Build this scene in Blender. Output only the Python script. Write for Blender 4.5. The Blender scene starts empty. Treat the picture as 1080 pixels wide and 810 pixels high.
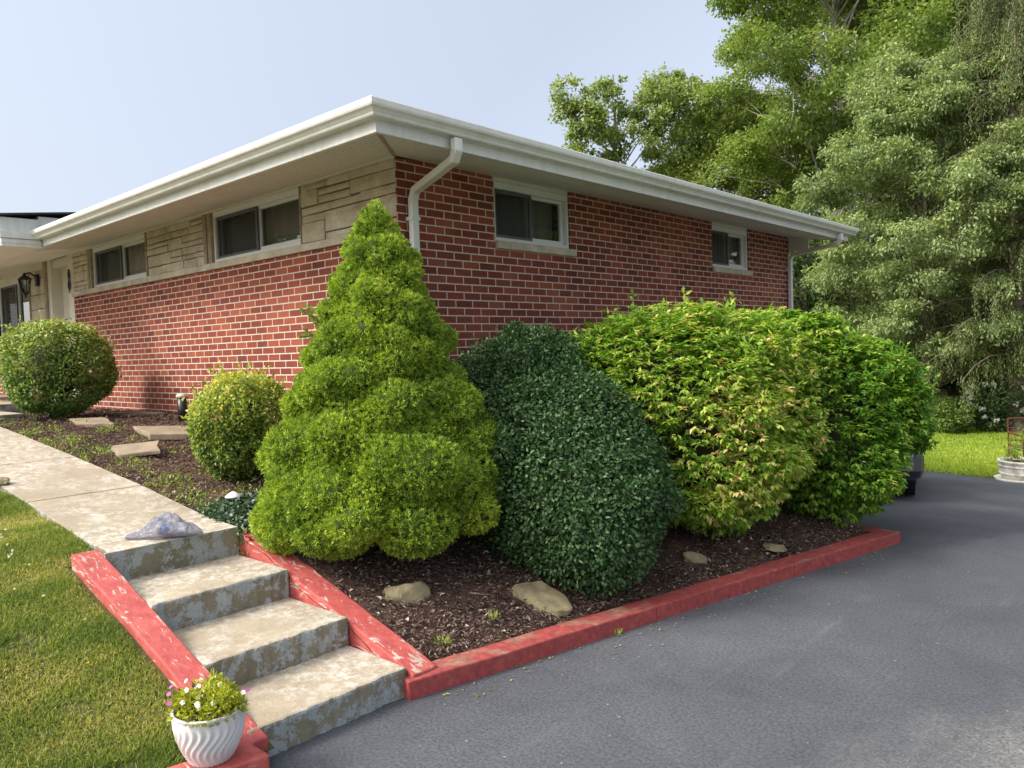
import bpy, math, random
import numpy as np
from mathutils import Vector, Matrix
R = math.radians
scene = bpy.context.scene
C = scene.collection

# ---------------------------------------------------------------- camera
cam_d = bpy.data.cameras.new('camera'); cam = bpy.data.objects.new('camera', cam_d); C.objects.link(cam)
cam_d.sensor_width = 36; cam_d.lens = 818.36 / 1080 * 36; cam_d.clip_end = 3000; cam_d.clip_start = 0.05
right = Vector((0.74034, 0.67139, -0.03357)); fwd = Vector((-0.67222, 0.73910, -0.04312)).normalized()
up = right.cross(fwd).normalized(); right = fwd.cross(up).normalized()
cam.matrix_world = Matrix(((right.x, up.x, -fwd.x, 4.833), (right.y, up.y, -fwd.y, -4.024), (right.z, up.z, -fwd.z, 1.6305), (0, 0, 0, 1)))
scene.camera = cam

# ---------------------------------------------------------------- sky, sun, exposure
SUN = Vector((-0.52, -0.854, 0.0)).normalized()
EL = R(41)
SUNV = Vector((SUN.x * math.cos(EL), SUN.y * math.cos(EL), math.sin(EL)))
w = bpy.data.worlds.new('World'); scene.world = w; w.use_nodes = True
nt = w.node_tree; nt.nodes.clear()
sky = nt.nodes.new('ShaderNodeTexSky'); sky.sky_type = 'NISHITA'; sky.sun_disc = False
sky.sun_elevation = EL; sky.sun_rotation = math.atan2(SUN.x, SUN.y)
sky.air_density = 1.0; sky.dust_density = 4.0; sky.ozone_density = 1.5; sky.altitude = 100
mixs = nt.nodes.new('ShaderNodeMixRGB'); mixs.inputs['Fac'].default_value = 0.80
# hazy sky: brightest round the sun, pale grey blue away from it
tc = nt.nodes.new('ShaderNodeTexCoord'); dp = nt.nodes.new('ShaderNodeVectorMath'); dp.operation = 'DOT_PRODUCT'; dp.inputs[1].default_value = tuple(SUNV)
nt.links.new(tc.outputs['Generated'], dp.inputs[0]); mr_ = nt.nodes.new('ShaderNodeMapRange'); mr_.inputs[1].default_value = -1; nt.links.new(dp.outputs['Value'], mr_.inputs[0])
cr = nt.nodes.new('ShaderNodeValToRGB'); nt.links.new(mr_.outputs[0], cr.inputs[0]); el = cr.color_ramp.elements
K = 1 / 16.0
for q_, (p_, c_) in enumerate([(0.2, (2.9, 3.1, 3.5)), (0.5, (2.1, 2.28, 2.68)), (0.72, (2.4, 2.58, 2.9)), (.86, (6.8, 6.8, 6.8)), (1.0, (16, 15.4, 14.5))]):
    e_ = el[q_] if q_ < 2 else el.new(p_); e_.position = p_; e_.color = (c_[0]*K, c_[1]*K, c_[2]*K, 1)
hz = nt.nodes.new('ShaderNodeVectorMath'); hz.operation = 'SCALE'; hz.inputs['Scale'].default_value = 16.0; nt.links.new(cr.outputs[0], hz.inputs[0]); nt.links.new(hz.outputs[0], mixs.inputs['Color2'])
bg = nt.nodes.new('ShaderNodeBackground'); bg.inputs['Strength'].default_value = 0.13
wo = nt.nodes.new('ShaderNodeOutputWorld')
nt.links.new(sky.outputs[0], mixs.inputs['Color1']); nt.links.new(mixs.outputs[0], bg.inputs[0]); nt.links.new(bg.outputs[0], wo.inputs[0])
sd = bpy.data.lights.new('sun', 'SUN'); sd.energy = 1.65; sd.angle = R(18); sd.color = (1.0, 0.94, 0.85)
so = bpy.data.objects.new('sun', sd); C.objects.link(so); so.rotation_euler = SUNV.to_track_quat('Z', 'Y').to_euler(); so.location = (-10, -20, 20)
scene.view_settings.view_transform = 'Standard'; scene.view_settings.look = 'None'
scene.view_settings.exposure = 1.28; scene.view_settings.gamma = 1.0; scene.view_settings.use_curve_mapping = False
scene.cycles.use_denoising = True
scene.cycles.max_bounces = 8; scene.cycles.transparent_max_bounces = 16; scene.cycles.sample_clamp_indirect = 4

# ---------------------------------------------------------------- heights of the place
def sm(a, b, t):
    t = max(0.0, min(1.0, (t - a) / (b - a))); return t * t * (3 - 2 * t)
WX = [(-12, 1.2), (-7, 1.13), (-4.24, 1.02), (-2.29, .86), (-.97, .74), (.03, .625), (.42, .612)]
def walkz(x):
    if x <= WX[0][0]: return WX[0][1]
    for (a, b), (c, d) in zip(WX, WX[1:]):
        if x <= c: return b + (d - b) * (x - a) / (c - a)
    return WX[-1][1]
def curbx(y): return 2.03 + .222 * (y + 1.7)
def drive_z(y):
    if y < 2.5: return 0.0
    if y < 10.5: t = y - 2.5; return -.1 * t * t / (t + 1)
    return -.711 - .015 * (y - 10.5)
def bed(x, y):
    d = min((curbx(y) - .16 - x) * .97, (2.5 - y) * 1.3)
    a = .075 + .36 * max(0, d) ** .95
    b = min(1.02, walkz(x) - .03 + max(0, (y + 1.69)) * .04)
    if x > -.2 and y > -1.2: b = b + (.85 - b) * sm(-1.2, 0, y) * sm(-.2, .4, x)
    k = .12; h = max(k - abs(a - b), 0) / k
    return min(a, b) - h * h * k * .25
def lawn_z(x, y):
    if x > .2: z = .10 + (.60 - .10) * max(0, (2.06 - x)) / 1.86
    else: z = .60 + (walkz(x) - walkz(.2))
    z = z - .035 * sm(-.3, .5, x) - .008
    z += .03 * sm(.2, .5, x) * (1 - sm(1.7, 2.0, x)) * sm(-3.2, -2.65, y)
    z -= .05 * max(0, -2.7 - y)
    return max(z, .045) if x < 2.1 else z

# ---------------------------------------------------------------- helpers
def tag(o, label=None, cat=None, group=None, kind=None):
    if label: o['label'] = label
    if cat: o['category'] = cat
    if group: o['group'] = group
    if kind: o['kind'] = kind
    return o
def empty(name, loc, label, cat, group=None):
    o = bpy.data.objects.new(name, None); C.objects.link(o); o.location = loc; o.empty_display_size = .1
    o['_loc'] = list(loc); tag(o, label, cat, group); return o
class MB:
    def __init__(s): s.v = []; s.f = []; s.sm = []
    def add(s, vs, fs, smooth=False, mp=None):
        b = len(s.v)
        s.v += [tuple(mp(*p)) if mp else tuple(p) for p in vs]
        s.f += [tuple(b + i for i in f) for f in fs]; s.sm += [smooth] * len(fs)
    def box(s, x0, x1, y0, y1, z0, z1, mp=None):
        vs = [(x0,y0,z0),(x1,y0,z0),(x1,y1,z0),(x0,y1,z0),(x0,y0,z1),(x1,y0,z1),(x1,y1,z1),(x0,y1,z1)]
        s.add(vs, [(0,3,2,1),(4,5,6,7),(0,1,5,4),(1,2,6,5),(2,3,7,6),(3,0,4,7)], False, mp)
    def prism(s, poly, z0, z1):
        n = len(poly)
        s.add([(x,y,z0) for x,y in poly] + [(x,y,z1) for x,y in poly],
              [tuple(range(n))[::-1], tuple(range(n, 2*n))] + [(i,(i+1)%n,n+(i+1)%n,n+i) for i in range(n)])
    def tube(s, pts, rad, n=8, cap=True, squash=None):
        pts = [Vector(p) for p in pts]; m = len(pts)
        if not hasattr(rad, '__len__'): rad = [rad] * m
        vs = []; ref = None
        for i, p in enumerate(pts):
            t = (pts[min(i+1, m-1)] - pts[max(i-1, 0)])
            t = t.normalized() if t.length > 1e-9 else Vector((0,0,1))
            if ref is None: ref = t.cross(Vector((.31,.9,.27))).normalized() if abs(t.z) > .9 else t.cross(Vector((0,0,1))).normalized()
            a = (ref - t * ref.dot(t)).normalized(); ref = a; b = t.cross(a)
            for k in range(n):
                th = 2*math.pi*k/n
                vs.append(p + (a*math.cos(th) + b*math.sin(th)) * rad[i])
        fs = [(i*n+k, i*n+(k+1)%n, (i+1)*n+(k+1)%n, (i+1)*n+k) for i in range(m-1) for k in range(n)]
        s.add(vs, fs, True)
        if cap: s.add([vs[k] for k in range(n)] + [vs[(m-1)*n+k] for k in range(n)], [tuple(range(n))[::-1], tuple(range(n, 2*n))])
    def lathe(s, prof, cx, cy, cz, n=32, fn=None, smooth=True):
        vs = []
        for (r, z) in prof:
            for k in range(n):
                th = 2*math.pi*k/n; rr = r * (fn(th, z) if fn else 1)
                vs.append((cx + rr*math.cos(th), cy + rr*math.sin(th), cz + z))
        m = len(prof)
        s.add(vs, [(i*n+k, i*n+(k+1)%n, (i+1)*n+(k+1)%n, (i+1)*n+k) for i in range(m-1) for k in range(n)], smooth)
    def build(s, name, mat, parent=None, bevel=0, normals=True):
        me = bpy.data.meshes.new(name); me.from_pydata(s.v, [], s.f)
        me.polygons.foreach_set('use_smooth', s.sm); me.update()
        if normals:
            import bmesh
            bm = bmesh.new(); bm.from_mesh(me); bmesh.ops.recalc_face_normals(bm, faces=bm.faces); bm.to_mesh(me); bm.free()
        return link(name, me, mat, parent, bevel)
def link(name, me, mat, parent=None, bevel=0):
    o = bpy.data.objects.new(name, me); C.objects.link(o)
    if mat: me.materials.append(mat)
    if parent:
        o.parent = parent
        off = Vector(parent['_loc']) if '_loc' in parent else Vector((0, 0, 0))
        o.matrix_parent_inverse = Matrix.Translation(-off)
    if bevel:
        b = o.modifiers.new('bevel', 'BEVEL'); b.width = bevel; b.segments = 2; b.limit_method = 'ANGLE'; b.angle_limit = R(40)
    return o

# ---- node helpers
def mat_new(name):
    m = bpy.data.materials.new(name); m.use_nodes = True; t = m.node_tree
    b = t.nodes['Principled BSDF']; return m, t, b
def N(t, ty, **kw):
    n = t.nodes.new(ty)
    for k, v in kw.items():
        if k in n.inputs: n.inputs[k].default_value = v
        else: setattr(n, k, v)
    return n
def L(t, a, b): t.links.new(a, b)
def ramp(t, stops, src=None, interp='LINEAR'):
    r = t.nodes.new('ShaderNodeValToRGB'); r.color_ramp.interpolation = interp
    e = r.color_ramp.elements
    while len(e) < len(stops): e.new(.5)
    for i, (p, c) in enumerate(stops):
        e[i].position = p; e[i].color = tuple(c) + (1,) if len(c) == 3 else c
    if src: L(t, src, r.inputs[0])
    return r
def noise(t, scale, detail=4, rough=.55, vec=None, dist=0):
    n = t.nodes.new('ShaderNodeTexNoise'); n.inputs['Scale'].default_value = scale; n.inputs['Detail'].default_value = detail
    n.inputs['Roughness'].default_value = rough; n.inputs['Distortion'].default_value = dist
    if vec is None:
        g = t.nodes.new('ShaderNodeNewGeometry'); vec = g.outputs['Position']
    L(t, vec, n.inputs['Vector']); return n
def mixc(t, fac, a, b, mode='MIX'):
    m = t.nodes.new('ShaderNodeMixRGB'); m.blend_type = mode
    for i, v in ((0, fac), (1, a), (2, b)):
        if hasattr(v, 'is_linked') or hasattr(v, 'links'): L(t, v, m.inputs[i])
        else: m.inputs[i].default_value = v if i == 0 else (tuple(v) + (1,) if len(v) == 3 else v)
    return m.outputs[0]
def bump(t, b, h, strength=.3, dist=.01):
    n = t.nodes.new('ShaderNodeBump'); n.inputs['Strength'].default_value = strength; n.inputs['Distance'].default_value = dist
    L(t, h, n.inputs['Height']); L(t, n.outputs[0], b.inputs['Normal']); return n
def simple(name, col, rough=.5, var=.12, scale=8, bumpk=0, metal=0, spec=.5):
    m, t, b = mat_new(name); n = noise(t, scale, 5)
    c2 = tuple(max(0, c * (1 - var)) for c in col); c1 = tuple(min(1, c * (1 + var)) for c in col)
    r = ramp(t, [(.3, c2), (.7, c1)], n.outputs[0]); L(t, r.outputs[0], b.inputs['Base Color'])
    b.inputs['Roughness'].default_value = rough; b.inputs['Metallic'].default_value = metal; b.inputs['Specular IOR Level'].default_value = spec
    if bumpk:
        n2 = noise(t, scale * 12, 4); bump(t, b, n2.outputs[0], bumpk, .004)
    return m

# ---- materials
def brick_mat(name, along):      # along: 0 -> wall runs along x, 1 -> along y
    m, t, b = mat_new(name); g = N(t, 'ShaderNodeNewGeometry'); s = N(t, 'ShaderNodeSeparateXYZ'); L(t, g.outputs['Position'], s.inputs[0])
    cmb = N(t, 'ShaderNodeCombineXYZ'); add = N(t, 'ShaderNodeMath', operation='ADD')
    # a side return of the wall takes the other horizontal axis
    sn = N(t, 'ShaderNodeSeparateXYZ'); L(t, g.outputs['True Normal'], sn.inputs[0])
    ab = N(t, 'ShaderNodeMath', operation='ABSOLUTE'); L(t, sn.outputs['X'], ab.inputs[0])
    gt = N(t, 'ShaderNodeMath', operation='GREATER_THAN'); L(t, ab.outputs[0], gt.inputs[0]); gt.inputs[1].default_value = .5
    mx = N(t, 'ShaderNodeMix', data_type='FLOAT'); L(t, gt.outputs[0], mx.inputs[0]); L(t, s.outputs['X'], mx.inputs[2]); L(t, s.outputs['Y'], mx.inputs[3])
    wob = noise(t, 3, 2); wm = N(t, 'ShaderNodeMath', operation='MULTIPLY_ADD'); L(t, wob.outputs[0], wm.inputs[0]); wm.inputs[1].default_value = .006; L(t, mx.outputs[0], wm.inputs[2])
    L(t, wm.outputs[0], add.inputs[0]); add.inputs[1].default_value = 20 * .2032 - .003
    az = N(t, 'ShaderNodeMath', operation='ADD'); L(t, s.outputs['Z'], az.inputs[0]); az.inputs[1].default_value = .06773 * 60 - 3.165 + .001
    L(t, add.outputs[0], cmb.inputs[0]); L(t, az.outputs[0], cmb.inputs[1])
    br = N(t, 'ShaderNodeTexBrick', offset=.5, offset_frequency=2, squash=1.0); L(t, cmb.outputs[0], br.inputs['Vector'])
    for k, v in {'Scale': 1, 'Mortar Size': .0058, 'Mortar Smooth': .12, 'Bias': .1, 'Brick Width': .2032, 'Row Height': .06773}.items(): br.inputs[k].default_value = v
    br.inputs['Color1'].default_value = (0, 0, 0, 1); br.inputs['Color2'].default_value = (1, 1, 1, 1); br.inputs['Mortar'].default_value = (.5, .5, .5, 1)
    bc = ramp(t, [(0, (.10, .034, .032)), (.08, (.17, .045, .036)), (.3, (.23, .055, .037)), (.7, (.275, .068, .042)), (1, (.34, .095, .054))], br.outputs['Color'])
    n1 = noise(t, 90, 4, .7); n2 = noise(t, 1.1, 4, .6)
    c = mixc(t, .6, bc.outputs[0], n1.outputs[0], 'OVERLAY')
    st = ramp(t, [(.35, (.72, .69, .68)), (.65, (1.1, 1.1, 1.08))], n2.outputs[0]); c = mixc(t, 1, c, st.outputs[0], 'MULTIPLY')
    mn = noise(t, 40, 4); mc = ramp(t, [(.3, (.48, .41, .33)), (.7, (.70, .61, .51))], mn.outputs[0])
    c = mixc(t, br.outputs['Fac'], c, mc.outputs[0])
    L(t, c, b.inputs['Base Color']); b.inputs['Roughness'].default_value = .85; b.inputs['Specular IOR Level'].default_value = .25
    inv = N(t, 'ShaderNodeMath', operation='MULTIPLY_ADD'); L(t, br.outputs['Fac'], inv.inputs[0]); inv.inputs[1].default_value = -1.0; 
    nn = N(t, 'ShaderNodeMath', operation='MULTIPLY'); L(t, n1.outputs[0], nn.inputs[0]); nn.inputs[1].default_value = .35; L(t, nn.outputs[0], inv.inputs[2])
    bump(t, b, inv.outputs[0], .7, .006)
    return m
M = {}
M['brick'] = brick_mat('brick', 0)
def stone_mat():
    m, t, b = mat_new('buff_stone'); n = noise(t, 3.5, 6, .6, dist=.6); g = noise(t, 60, 4, .7)
    r = ramp(t, [(.25, (.34, .285, .20)), (.42, (.50, .435, .325)), (.6, (.60, .54, .42)), (.8, (.68, .63, .51))], n.outputs[0])
    c = mixc(t, .3, r.outputs[0], g.outputs[0], 'OVERLAY'); L(t, c, b.inputs['Base Color']); b.inputs['Roughness'].default_value = .9
    n3 = noise(t, 14, 6, .65); bump(t, b, n3.outputs[0], .9, .02); return m
M['stone'] = stone_mat()
M['mortar_dark'] = simple('dark_mortar', (.17, .145, .11), .95)
M['limestone'] = simple('limestone', (.50, .45, .35), .9, .25, 7, .5)
M['trim'] = simple('cream_paint', (.66, .63, .55), .45, .05, 3)
M['vinyl'] = simple('white_vinyl', (.74, .75, .73), .38, .03, 2)
M['gutter'] = simple('white_aluminium', (.70, .70, .66), .32, .05, 2.5)
def weathered(name, col):
    m, t, b = mat_new(name); g = N(t, 'ShaderNodeNewGeometry'); mp = N(t, 'ShaderNodeMapping'); mp.inputs['Scale'].default_value = (14, 14, 1.2); L(t, g.outputs['Position'], mp.inputs[0])
    n = noise(t, 1.0, 6, .7, mp.outputs[0]); n2 = noise(t, 1.1, 4); k = ramp(t, [(.42, (0,0,0)), (.72, (1,1,1))], n.outputs[0]); k2 = ramp(t, [(.4, (.1,.1,.1)), (.7, (.7,.7,.7))], n2.outputs[0])
    c = mixc(t, mixc(t, 1, k.outputs[0], k2.outputs[0], 'MULTIPLY'), col, (col[0]*.62, col[1]*.60, col[2]*.50)); L(t, c, b.inputs['Base Color']); b.inputs['Roughness'].default_value = .42; return m
M['fascia'] = weathered('white_fascia', (.68, .69, .66))
M['gutter'] = weathered('white_aluminium', (.72, .72, .67)); M['soffit'] = simple('cream_soffit', (.80, .77, .69), .5, .04, 2)
M['groove'] = simple('soffit_groove', (.25, .22, .18), .8)
M['wood_post'] = simple('tan_wood', (.33, .27, .19), .7, .3, 12)
M['screen_frame'] = simple('grey_screen_frame', (.10, .105, .115), .5)
M['black'] = simple('black_metal', (.012, .012, .013), .4)
M['shingle'] = simple('shingle', (.06, .055, .05), .95, .4, 20, .6)
M['curtain'] = simple('curtain', (.25, .28, .22), .9, .15, 3)
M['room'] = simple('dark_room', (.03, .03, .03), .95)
M['bark_soil'] = simple('soil', (.05, .032, .022), .95, .4, 14, .8)
M['rock'] = simple('fieldstone', (.25, .205, .115), .9, .4, 9, .9)
M['slab'] = simple('flagstone', (.26, .205, .14), .9, .25, 6, .7)
M['bark'] = simple('bark', (.16, .125, .09), .95, .4, 9, .9)
M['pale_bark'] = simple('pale_bark', (.42, .38, .32), .9, .4, 3, .5)
M['shaded_twig'] = simple('shaded_twig', (.035, .028, .018), .95)  # twig brown, darkened so the shade inside the shrubs is in the colour
M['tyre'] = simple('tyre', (.015, .015, .016), .9)
M['chrome'] = simple('alloy', (.5, .5, .5), .25, .03, 3, 0, 1)
M['red_iron'] = simple('red_iron', (.12, .028, .016), .7, .25, 20)
def glass_mat(name, tint=(.75, .8, .78)):
    m, t, b = mat_new(name); t.nodes.remove(b); o = t.nodes['Material Output']
    tr = N(t, 'ShaderNodeBsdfTransparent'); tr.inputs[0].default_value = tint + (1,); gl = N(t, 'ShaderNodeBsdfGlossy'); gl.inputs['Roughness'].default_value = .015
    fr = N(t, 'ShaderNodeFresnel'); fr.inputs['IOR'].default_value = 1.52
    mu = N(t, 'ShaderNodeMath', operation='MULTIPLY'); L(t, fr.outputs[0], mu.inputs[0]); mu.inputs[1].default_value = 1.7; mu.use_clamp = True
    mx = N(t, 'ShaderNodeMixShader'); L(t, mu.outputs[0], mx.inputs[0]); L(t, tr.outputs[0], mx.inputs[1]); L(t, gl.outputs[0], mx.inputs[2]); L(t, mx.outputs[0], o.inputs[0])
    n = noise(t, 3, 2); bp = N(t, 'ShaderNodeBump'); bp.inputs['Strength'].default_value = .04; bp.inputs['Distance'].default_value = .01; L(t, n.outputs[0], bp.inputs['Height']); L(t, bp.outputs[0], gl.inputs['Normal'])
    return m
M['glass'] = glass_mat('window_glass')
def screen_mat():
    m, t, b = mat_new('insect_screen'); b.inputs['Base Color'].default_value = (.035, .037, .042, 1); b.inputs['Roughness'].default_value = .7
    o = t.nodes['Material Output']; tr = N(t, 'ShaderNodeBsdfTransparent'); mx = N(t, 'ShaderNodeMixShader'); mx.inputs[0].default_value = .55
    L(t, tr.outputs[0], mx.inputs[1]); L(t, b.outputs[0], mx.inputs[2]); L(t, mx.outputs[0], o.inputs[0]); return m
M['screen'] = screen_mat()
def concrete_mat(name, riser=False):
    m, t, b = mat_new(name); g = N(t, 'ShaderNodeNewGeometry'); sp = N(t, 'ShaderNodeSeparateXYZ'); L(t, g.outputs['True Normal'], sp.inputs[0])
    n1 = noise(t, 3.2, 6, .65); n2 = noise(t, 16, 9, .82, dist=.3); n3 = noise(t, 150, 2); n4 = noise(t, 8, 9, .78, dist=.3); n5 = noise(t, 1.4, 4, .6)
    tan = ramp(t, [(.3, (.27, .215, .145)), (.7, (.39, .325, .235))], n1.outputs[0])
    msk = ramp(t, [(.47, (0,0,0)), (.56, (1,1,1))], n2.outputs[0])
    big = ramp(t, [(.40, (.0,.0,.0)), (.56, (1,1,1))], n5.outputs[0])
    mm = mixc(t, 1, msk.outputs[0], big.outputs[0], 'MULTIPLY')
    mm = mixc(t, .72, (0,0,0), mm)
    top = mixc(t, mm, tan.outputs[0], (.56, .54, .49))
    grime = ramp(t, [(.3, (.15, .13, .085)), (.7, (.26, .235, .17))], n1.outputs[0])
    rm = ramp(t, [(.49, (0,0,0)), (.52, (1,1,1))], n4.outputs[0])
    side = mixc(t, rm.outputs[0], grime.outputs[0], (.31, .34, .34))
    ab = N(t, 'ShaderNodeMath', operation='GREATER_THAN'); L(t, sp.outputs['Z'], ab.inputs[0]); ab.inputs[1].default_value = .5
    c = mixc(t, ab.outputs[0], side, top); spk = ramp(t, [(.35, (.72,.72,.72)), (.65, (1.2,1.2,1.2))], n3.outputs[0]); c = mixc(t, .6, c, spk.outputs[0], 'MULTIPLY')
    L(t, c, b.inputs['Base Color']); b.inputs['Roughness'].default_value = .88
    h = mixc(t, .5, n3.outputs[0], n2.outputs[0]); bump(t, b, h, .35, .006); return m
M['concrete'] = concrete_mat('painted_concrete')
def red_timber_mat():
    m, t, b = mat_new('peeling_red_timber'); g = N(t, 'ShaderNodeNewGeometry'); mp = N(t, 'ShaderNodeMapping'); mp.inputs['Scale'].default_value = (7, 34, 34); L(t, g.outputs['Position'], mp.inputs[0])
    n = noise(t, 1.0, 7, .68, mp.outputs[0], .9); n2 = noise(t, 4, 5); n5 = noise(t, 1.3, 3)
    red = ramp(t, [(.25, (.27, .045, .04)), (.5, (.43, .075, .065)), (.75, (.52, .14, .12))], noise(t, 14, 7, .75).outputs[0]); wood = ramp(t, [(.3, (.34, .27, .2)), (.7, (.56, .50, .44))], n2.outputs[0])
    sub = N(t, 'ShaderNodeMath', operation='MULTIPLY_ADD'); L(t, n5.outputs[0], sub.inputs[0]); sub.inputs[1].default_value = .35; L(t, n.outputs[0], sub.inputs[2])
    k = ramp(t, [(.765, (0,0,0)), (.79, (1,1,1))], sub.outputs[0]); c = mixc(t, k.outputs[0], red.outputs[0], wood.outputs[0])
    L(t, c, b.inputs['Base Color']); b.inputs['Roughness'].default_value = .7; bump(t, b, n.outputs[0], .5, .008); return m
M['red_timber'] = red_timber_mat()
def curb_mat():
    m, t, b = mat_new('red_painted_edging'); n = noise(t, 3, 6, .7, dist=.4); n2 = noise(t, 25, 5, .7)
    red = ramp(t, [(.3, (.20, .030, .030)), (.5, (.30, .048, .044)), (.7, (.37, .08, .07))], n2.outputs[0])
    g = N(t, 'ShaderNodeNewGeometry'); sp = N(t, 'ShaderNodeSeparateXYZ'); L(t, g.outputs['True Normal'], sp.inputs[0])
    k = ramp(t, [(.50, (0,0,0)), (.60, (1,1,1))], n.outputs[0]); kk = mixc(t, 1, k.outputs[0], sp.outputs['Z'], 'MULTIPLY')
    dirt = ramp(t, [(.4, (.2, .13, .085)), (.6, (.36, .17, .12))], n2.outputs[0]); c = mixc(t, kk, red.outputs[0], dirt.outputs[0])
    gn = noise(t, 9, 8, .8, dist=.6); gk = ramp(t, [(.56, (0,0,0)), (.66, (.75,.75,.75))], gn.outputs[0]); c = mixc(t, gk.outputs[0], c, (.17, .06, .05)); wk = ramp(t, [(.66, (0,0,0)), (.69, (1,1,1))], noise(t, 22, 7, .8).outputs[0]); c = mixc(t, wk.outputs[0], c, (.42, .33, .27))
    L(t, c, b.inputs['Base Color']); b.inputs['Roughness'].default_value = .75; bump(t, b, n2.outputs[0], .35, .005); return m
M['curb'] = curb_mat()
def asphalt_mat():
    m, t, b = mat_new('sealed_asphalt'); n = noise(t, .55, 5, .6, dist=.5); g = noise(t, 160, 3, .7)
    geo = N(t, 'ShaderNodeNewGeometry'); mp = N(t, 'ShaderNodeMapping'); mp.inputs['Rotation'].default_value = (0, 0, R(-24)); mp.inputs['Scale'].default_value = (9, .45, 1); L(t, geo.outputs['Position'], mp.inputs[0])
    st = noise(t, 1.0, 6, .7, mp.outputs[0], .3)
    base = ramp(t, [(.3, (.060, .063, .074)), (.7, (.090, .094, .108))], n.outputs[0])
    scr = ramp(t, [(.58, (0,0,0)), (.75, (1,1,1))], st.outputs[0]); sc2 = ramp(t, [(.42, (0,0,0)), (.56, (1,1,1))], noise(t, 1.1, 4).outputs[0])
    f = mixc(t, 1, scr.outputs[0], sc2.outputs[0], 'MULTIPLY'); f = mixc(t, .35, (0,0,0), f)
    gr = noise(t, 62, 6, .85); pat = noise(t, 2.3, 5, .7, dist=.8); gm = ramp(t, [(.40, (.62,.62,.62)), (.60, (1.4,1.4,1.4))], gr.outputs[0]); pm = ramp(t, [(.3, (.86,.86,.86)), (.7, (1.12,1.12,1.12))], pat.outputs[0])
    c0 = mixc(t, 1, mixc(t, 1, base.outputs[0], gm.outputs[0], 'MULTIPLY'), pm.outputs[0], 'MULTIPLY')
    c = mixc(t, f, c0, (.19, .19, .20))
    # older unsealed strip toward the street: lighter, stony
    sp = N(t, 'ShaderNodeSeparateXYZ'); L(t, geo.outputs['Position'], sp.inputs[0])
    d = N(t, 'ShaderNodeMath', operation='MULTIPLY_ADD'); L(t, sp.outputs['Y'], d.inputs[0]); d.inputs[1].default_value = -.35; L(t, sp.outputs['X'], d.inputs[2])
    d2 = N(t, 'ShaderNodeMath', operation='ADD'); L(t, d.outputs[0], d2.inputs[0]); L(t, noise(t, 1.5, 5, .7).outputs[0], d2.inputs[1])
    old = ramp(t, [(.0, (0,0,0)), (1, (1,1,1))], None); mr = N(t, 'ShaderNodeMapRange'); L(t, d2.outputs[0], mr.inputs[0]); mr.inputs[1].default_value = 4.55; mr.inputs[2].default_value = 5.3
    vo = N(t, 'ShaderNodeTexVoronoi'); vo.inputs['Scale'].default_value = 110; L(t, geo.outputs['Position'], vo.inputs['Vector'])
    oc = ramp(t, [(.1, (.10, .10, .10)), (.6, (.185, .18, .17)), (.95, (.32, .305, .28))], vo.outputs['Color'])
    c = mixc(t, mr.outputs[0], c, oc.outputs[0])
    spk = ramp(t, [(.62, (1,1,1)), (.72, (2.2,2.2,2.2))], g.outputs[0]); c = mixc(t, .6, c, spk.outputs[0], 'MULTIPLY')
    v2 = N(t, 'ShaderNodeTexVoronoi'); v2.inputs['Scale'].default_value = 9; L(t, geo.outputs['Position'], v2.inputs['Vector'])
    fl = ramp(t, [(.035, (1,1,1)), (.05, (0,0,0))], v2.outputs['Distance']); fl2 = mixc(t, .5, (0,0,0), fl.outputs[0])
    c = mixc(t, fl2, c, (.48, .47, .45))
    L(t, c, b.inputs['Base Color']); rr = ramp(t, [(.3, (.58,)*3), (.7, (.75,)*3)], n.outputs[0]); L(t, rr.outputs[0], b.inputs['Roughness']); b.inputs['Specular IOR Level'].default_value = .4
    bump(t, b, mixc(t, .5, g.outputs[0], gr.outputs[0]), .6, .006); return m
M['asphalt'] = asphalt_mat()
def ground_mat(name, stops, scale, bscale=40):
    m, t, b = mat_new(name); n = noise(t, scale, 6, .65); r = ramp(t, stops, n.outputs[0]); f = noise(t, bscale, 4, .7)
    c = mixc(t, .5, r.outputs[0], f.outputs[0], 'OVERLAY'); L(t, c, b.inputs['Base Color']); b.inputs['Roughness'].default_value = .95; b.inputs['Specular IOR Level'].default_value = .15
    bump(t, b, f.outputs[0], .8, .02); return m
M['grass_ground'] = ground_mat('grass_ground', [(.3, (.06, .065, .02)), (.7, (.12, .11, .04))], 3.2)
M['mulch'] = ground_mat('mulch', [(.25, (.045, .029, .023)), (.5, (.10, .058, .043)), (.75, (.17, .095, .068))], 3.5, 55)
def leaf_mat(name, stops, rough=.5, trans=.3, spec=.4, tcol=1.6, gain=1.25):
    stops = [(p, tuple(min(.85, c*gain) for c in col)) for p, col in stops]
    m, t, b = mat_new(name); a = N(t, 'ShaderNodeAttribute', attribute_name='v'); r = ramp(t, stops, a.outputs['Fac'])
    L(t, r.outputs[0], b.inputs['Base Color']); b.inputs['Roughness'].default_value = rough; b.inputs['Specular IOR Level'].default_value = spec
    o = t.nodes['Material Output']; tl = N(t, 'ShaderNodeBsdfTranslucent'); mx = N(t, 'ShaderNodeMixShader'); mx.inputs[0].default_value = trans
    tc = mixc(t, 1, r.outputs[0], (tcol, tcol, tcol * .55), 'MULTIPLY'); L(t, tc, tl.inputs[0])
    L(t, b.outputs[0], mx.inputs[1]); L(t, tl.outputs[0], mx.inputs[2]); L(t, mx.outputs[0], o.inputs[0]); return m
M['spruce'] = leaf_mat('spruce_needles', [(0, (.07, .12, .014)), (.35, (.15, .235, .022)), (.75, (.27, .36, .034)), (1, (.38, .44, .055))], .6, .25)
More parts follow.
